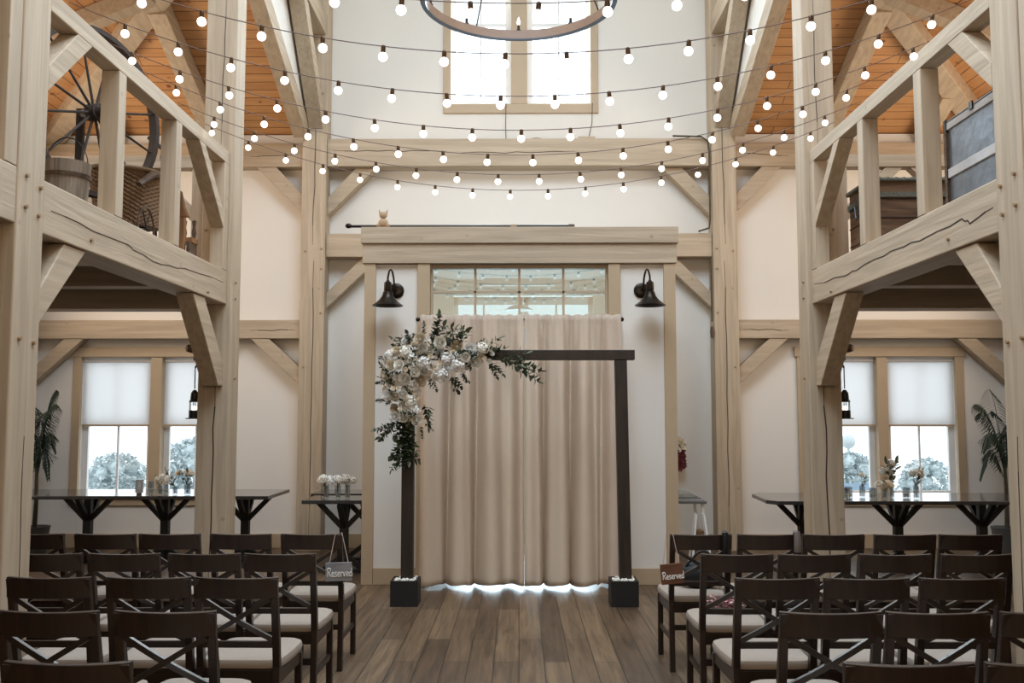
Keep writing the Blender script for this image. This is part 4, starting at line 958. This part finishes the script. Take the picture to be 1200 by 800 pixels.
for yy in (6.98, 7.46):
    for xx in (-2.79, -3.25):
        MB().tube([(xx, yy+.15*math.cos(2*PI*k/24), LZ+.15+.147*math.sin(2*PI*k/24)) for k in range(24)], .008, 6, True).build('wheel', 'oldwood', wc)
        m = MB()
        for k in range(6): m.cyl((xx, yy, LZ+.15), (xx, yy+.145*math.cos(k*PI/3), LZ+.15+.145*math.sin(k*PI/3)), .004, n=5)
        m.build('wheel_spokes', 'iron', wc)
    MB().cyl((-3.25, yy, LZ+.15), (-2.79, yy, LZ+.15), .007, n=6).build('axle', 'iron', wc)
for xx in (-2.78, -3.26): MB().tube([(xx, 7.60, LZ+.05+.15), (xx, 7.50, LZ+.45), (xx, 7.35, LZ+.85), (xx, 7.30, LZ+.90)], .016, 7).build('handle_pole', 'oldwood', wc)
MB().tube([(-2.76, 6.75, LZ+.42), (-2.755, 7.0, LZ+.56), (-2.75, 7.35, LZ+.62)], [.02, .03, .02], 7).build('side_bow', 'oldwood', wc, smooth=True)
cb = empty('carved_chair_frame', (-2.80, 7.68, LZ), 'small carved chestnut wood stand beside the middle post in the left loft', 'stand')
MB().box(-2.90, 7.60, LZ, -2.72, 7.64, LZ+.36).build('side_panel', 'brownwood', cb, bevel=.01)
MB().prism([(-2.93, LZ+.36), (-2.69, LZ+.36), (-2.73, LZ+.45), (-2.76, LZ+.58), (-2.86, LZ+.58), (-2.89, LZ+.45)], 1, 7.60, 7.64).build('carved_top', 'brownwood', cb, bevel=.008)
MB().box(-2.95, 7.64, LZ+.16, -2.67, 7.78, LZ+.20).build('shelf', 'brownwood', cb)
for k in range(4): MB().lathe([(0, 0), (.012, 0), (.02, .05), (.012, .1), (.02, .15), (0, .16)], (-2.92+.078*k, 7.72, LZ+.20), 8).build('spindle', 'oldwood', cb, smooth=True)
MB().box(-2.94, 7.60, LZ, -2.915, 7.78, LZ+.16).box(-2.705, 7.60, LZ, -2.68, 7.78, LZ+.16).build('leg', 'oldwood', cb)
ih = empty('iron_hook', (-2.9, 7.75, 3.5), 'dark curled iron hook above the carved stand in the left loft', 'hook')
MB().tube([(-3.1, 7.75, 3.93), (-2.98, 7.75, 3.83), (-2.86, 7.75, 3.70)], .016, 7).build('bar', 'wheelm', ih)
MB().tube([(-2.86, 7.75, 3.70), (-2.92, 7.75, 3.72), (-2.99, 7.75, 3.66), (-3.04, 7.75, 3.52), (-3.03, 7.75, 3.38), (-3.0, 7.75, LZ)], .011, 7).build('curl', 'wheelm', ih, smooth=True)
MB().tube([(-2.95+.04*math.cos(k*PI/8), 7.75, 3.76+.05*math.sin(k*PI/8)) for k in range(16)], .009, 6, True).build('ring', 'wheelm', ih)
# ------------------------------------------------------------------ loft antiques, right: trunks
tk = empty('plank_chest', (2.97, 7.6, LZ), 'brown plank trunk with rope like grey edging in the right loft', 'trunk')
x0, x1, y0, y1, z0, z1 = 2.78, 3.42, 7.36, 7.90, LZ, LZ+.60
MB().box(x0+.01, y0+.01, z0, x1-.01, y1-.01, z1-.008).build('body', 'trunkw', tk)
m = MB()
for z in (z0+.15, z0+.30, z0+.45): m.box(x0+.004, y0+.004, z-.004, x1-.004, y1-.004, z+.004)
m.build('board_gaps', 'crack', tk)
m = MB()
for (a_, b_) in (((x0, y0, z1), (x1, y0, z1)), ((x0, y0, z1), (x0, y1, z1)), ((x0, y0, z0), (x0, y0, z1)), ((x1, y0, z0), (x1, y0, z1))):
    P_ = [V(a_).lerp(V(b_), i/30) for i in range(31)]; m.tube(P_, [.016+.006*(i % 3 == 0) for i in range(31)], 7)
m.build('edging', 'rope', tk, smooth=True)
MB().box(x0-.004, y0-.006, z1-.14, x1, y0+.01, z1-.10).box(x0-.006, y0, z1-.14, x0+.01, y1, z1-.10).build('metal_band', 'rope', tk)
lk = MB().box(x0-.02, y0+.22, z1-.20, x0+.0, y0+.30, z1-.06).build('latch', 'blueiron', tk, bevel=.004)
MB().tube([(x0-.012, y0+.12, z1-.12), (x0-.03, y0+.20, z1-.24), (x0-.03, y0+.28, z1-.26), (x0-.012, y0+.36, z1-.14)], .007, 6).build('handle', 'blueiron', tk)
tk = empty('tin_chest', (3.1, 5.6, LZ), 'grey blue tin trunk with pale wooden slats in the right loft', 'trunk')
x0, x1, y0, y1, z0, z1 = 2.80, 3.40, 5.15, 6.12, LZ, LZ+.66
MB().box(x0+.012, y0+.012, z0+.01, x1-.012, y1-.012, z1-.012).build('body', 'trunkb', tk)
m = MB()
for za, zb in ((z0, z0+.05), (z0+.285, z0+.345), (z1-.055, z1)):
    m.box(x0, y0, za, x0+.014, y1, zb).box(x0, y1-.014, za, x1, y1, zb).box(x0, y0, za, x1, y0+.014, zb)
m.box(x0, y0, z1-.012, x0+.08, y1, z1+.004).build('slat', 'slat', tk, bevel=.002)
m = MB()
for y in (y0, y1-.03):
    for z in (z0+.27, z1-.07): m.box(x0-.006, y, z, x0+.02, y+.035, z+.085)
m.build('corner_fitting', 'bronze', tk, bevel=.003); MB().box(x0-.008, y1-.03, z0, x0+.012, y1+.002, z1-.05).build('edge_band', 'oldwood', tk)
MB().box(x0-.010, 5.72, z1-.03, x0+.0, 5.76, z1+.02).build('latch', 'bronze', tk)

# ------------------------------------------------------------------ outside
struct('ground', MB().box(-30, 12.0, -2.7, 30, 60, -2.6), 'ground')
def blob_tree(x, y, zt, r, label, seed, nm='tree', sq=.85):
    t = empty(nm, (x, y, -2.6), label, nm); rp = random.Random(seed); zc_ = zt - r*sq
    MB().cyl((x, y, -2.6), (x, y, zc_), .12, .06, 8).build('trunk', 'tree', t); m = MB()
    for k in range(60):
        z = rp.uniform(-1, 1); a = rp.uniform(0, 6.28); q = math.sqrt(1-z*z)*rp.uniform(.3, .85); m.ball((x+q*r*math.cos(a), y+q*r*math.sin(a), zc_+z*r*sq*.8), r*rp.uniform(.14, .24), 7, 5)
    for k in range(1500):
        z = rp.uniform(-1, 1); a = rp.uniform(0, 6.28); q = math.sqrt(1-z*z)*rp.uniform(.75, 1.05); leafy(m, (x+q*r*math.cos(a), y+q*r*math.sin(a), zc_+z*r*sq), (rp.uniform(-1, 1), rp.uniform(-1, 1), rp.uniform(-.5, 1)), (0, 0, 1), r*.16, r*.10)
    m.build('crown', 'tree', t)
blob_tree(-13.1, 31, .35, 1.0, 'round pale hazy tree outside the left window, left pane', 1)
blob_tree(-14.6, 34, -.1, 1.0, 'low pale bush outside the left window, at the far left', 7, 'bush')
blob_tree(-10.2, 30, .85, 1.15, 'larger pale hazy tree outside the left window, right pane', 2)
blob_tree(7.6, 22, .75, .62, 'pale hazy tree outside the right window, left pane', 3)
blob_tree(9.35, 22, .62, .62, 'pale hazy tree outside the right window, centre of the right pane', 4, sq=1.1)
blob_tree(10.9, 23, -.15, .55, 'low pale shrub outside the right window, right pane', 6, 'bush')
fe = empty('blue_fence', (6.9, 19, -2.6), 'low blue picket fence outside the right window', 'fence')
MB().box(5.9, 19, .12, 7.35, 19.05, .28).build('rail', 'bfence', fe)
for k in range(8): MB().box(5.92+.19*k, 19, -2.6, 6.0+.19*k, 19.05, .12).build('picket', 'bfence', fe)
gl = empty('globe_lamp', (7.9, 22.9, -2.6), 'grey round globe lamp on a pole outside the right window', 'lamp')
MB().cyl((7.9, 22.9, -2.6), (7.9, 22.9, .85), .03).build('pole', 'tree', gl); MB().ball((7.9, 22.9, 1.0), .17, 16, 10).build('globe', 'lamp', gl, smooth=True)

# ------------------------------------------------------------------ light
wd = bpy.data.worlds.new('World'); bpy.context.scene.world = wd; wd.use_nodes = True
wd.node_tree.nodes['Background'].inputs['Color'].default_value = (.84, .88, .94, 1); wd.node_tree.nodes['Background'].inputs['Strength'].default_value = 2.4
def area(name, loc, rot, sx, sy, power, c):
    l = bpy.data.lights.new(name, 'AREA'); l.shape = 'RECTANGLE'; l.size = sx; l.size_y = sy; l.energy = power; l.color = c
    o = bpy.data.objects.new(name, l); col.objects.link(o); o.location = loc; o.rotation_euler = rot; return o
area('assumed_overhead_light', (0, 4.7, 8.5), (0, 0, 0), 4.6, 5.4, 780, (.68, .835, 1))  # unseen lamp added under the closed ceiling, for daylight assumed from above
area('high_window_light', (.02, 12.15, 6.65), (math.radians(-78), 0, 0), 1.9, 2.1, 380, (.80, .90, 1))
area('doorway_daylight', (.05, 12.4, 1.2), (math.radians(-90), 0, 0), 1.9, 2.3, 210, (.70, .86, 1))
area('rear_fill_light', (0, -2.3, 3.4), (math.radians(84), 0, 0), 4.4, 3.0, 135, (1, .77, .53))  # unseen warm fill lamp, added to lift the camera-facing faces
for s in (-1, 1):
    area('side_fill_light', (s*5.93, 8.6, 1.6), (0, s*PI/2, 0), 1.6, 2.2, 9, (1, .90, .80))  # unseen fill lamp added low in each aisle
    area('loft_fill_light', (s*5.93, 8.6, 3.9), (0, s*PI/2, 0), 1.4, 4.5, 135, (1, .83, .66))  # unseen warm fill added for the pine ceiling and upper aisle walls

# frames added round the unseen lamps, no holes cut (behind, beside and above)
def opening(name, c, u, v, w_, h_, nx, nz):  # bars only: an added frame in front of a solid surface
    m = MB(); c, u, v = V(c), V(u), V(v)
    for k in (-1, 1):
        m.bar(c+u*k*w_/2-v*(h_/2+.05), c+u*k*w_/2+v*(h_/2+.05), .10, .06, u); m.bar(c+v*k*h_/2-u*w_/2, c+v*k*h_/2+u*w_/2, .10, .055, v)
    for i in range(1, nx): m.bar(c+u*(i/nx-.5)*w_-v*h_/2, c+u*(i/nx-.5)*w_+v*h_/2, .03, .04, u)
    for i in range(1, nz): m.bar(c+v*(i/nz-.5)*h_-u*w_/2, c+v*(i/nz-.5)*h_+u*w_/2, .03, .035, v)
    struct(name, m, 'trim')
opening('window_5', (0, -2.42, 3.4), (1, 0, 0), (0, 0, 1), 4.5, 3.1, 5, 3)  # added frame round the rear fill lamp, wall behind it solid
opening('window_6', (0, 4.7, 8.55), (1, 0, 0), (0, 1, 0), 4.5, 5.5, 4, 4)  # added frame round the overhead lamp, ceiling above it closed
for k, s in enumerate((-1, 1)):
    opening('window_%d' % (7+2*k), (s*5.965, 8.6, 1.6), (0, 1, 0), (0, 0, 1), 2.3, 1.7, 2, 2)  # added frame round the aisle fill lamp, no window in this wall
    opening('window_%d' % (8+2*k), (s*5.965, 8.6, 3.9), (0, 1, 0), (0, 0, 1), 4.6, 1.5, 4, 1)  # likewise an added frame, round the loft fill lamp

# ------------------------------------------------------------------ camera
cam = bpy.data.cameras.new('camera'); co = bpy.data.objects.new('camera', cam); col.objects.link(co)
cam.sensor_width = 36; cam.lens = 1110/1200*36; cam.clip_start = .05
co.location = (0, 0, 1.6); co.rotation_euler = (PI/2+math.atan(88/1110), 0, math.atan(8/1110))
sc = bpy.context.scene; sc.camera = co
sc.view_settings.view_transform = 'Standard'; sc.view_settings.look = 'None'; sc.view_settings.gamma = 1; sc.view_settings.use_curve_mapping = False; sc.view_settings.exposure = 0
for o in bpy.data.objects:
    if '_o' in o.keys(): del o['_o']
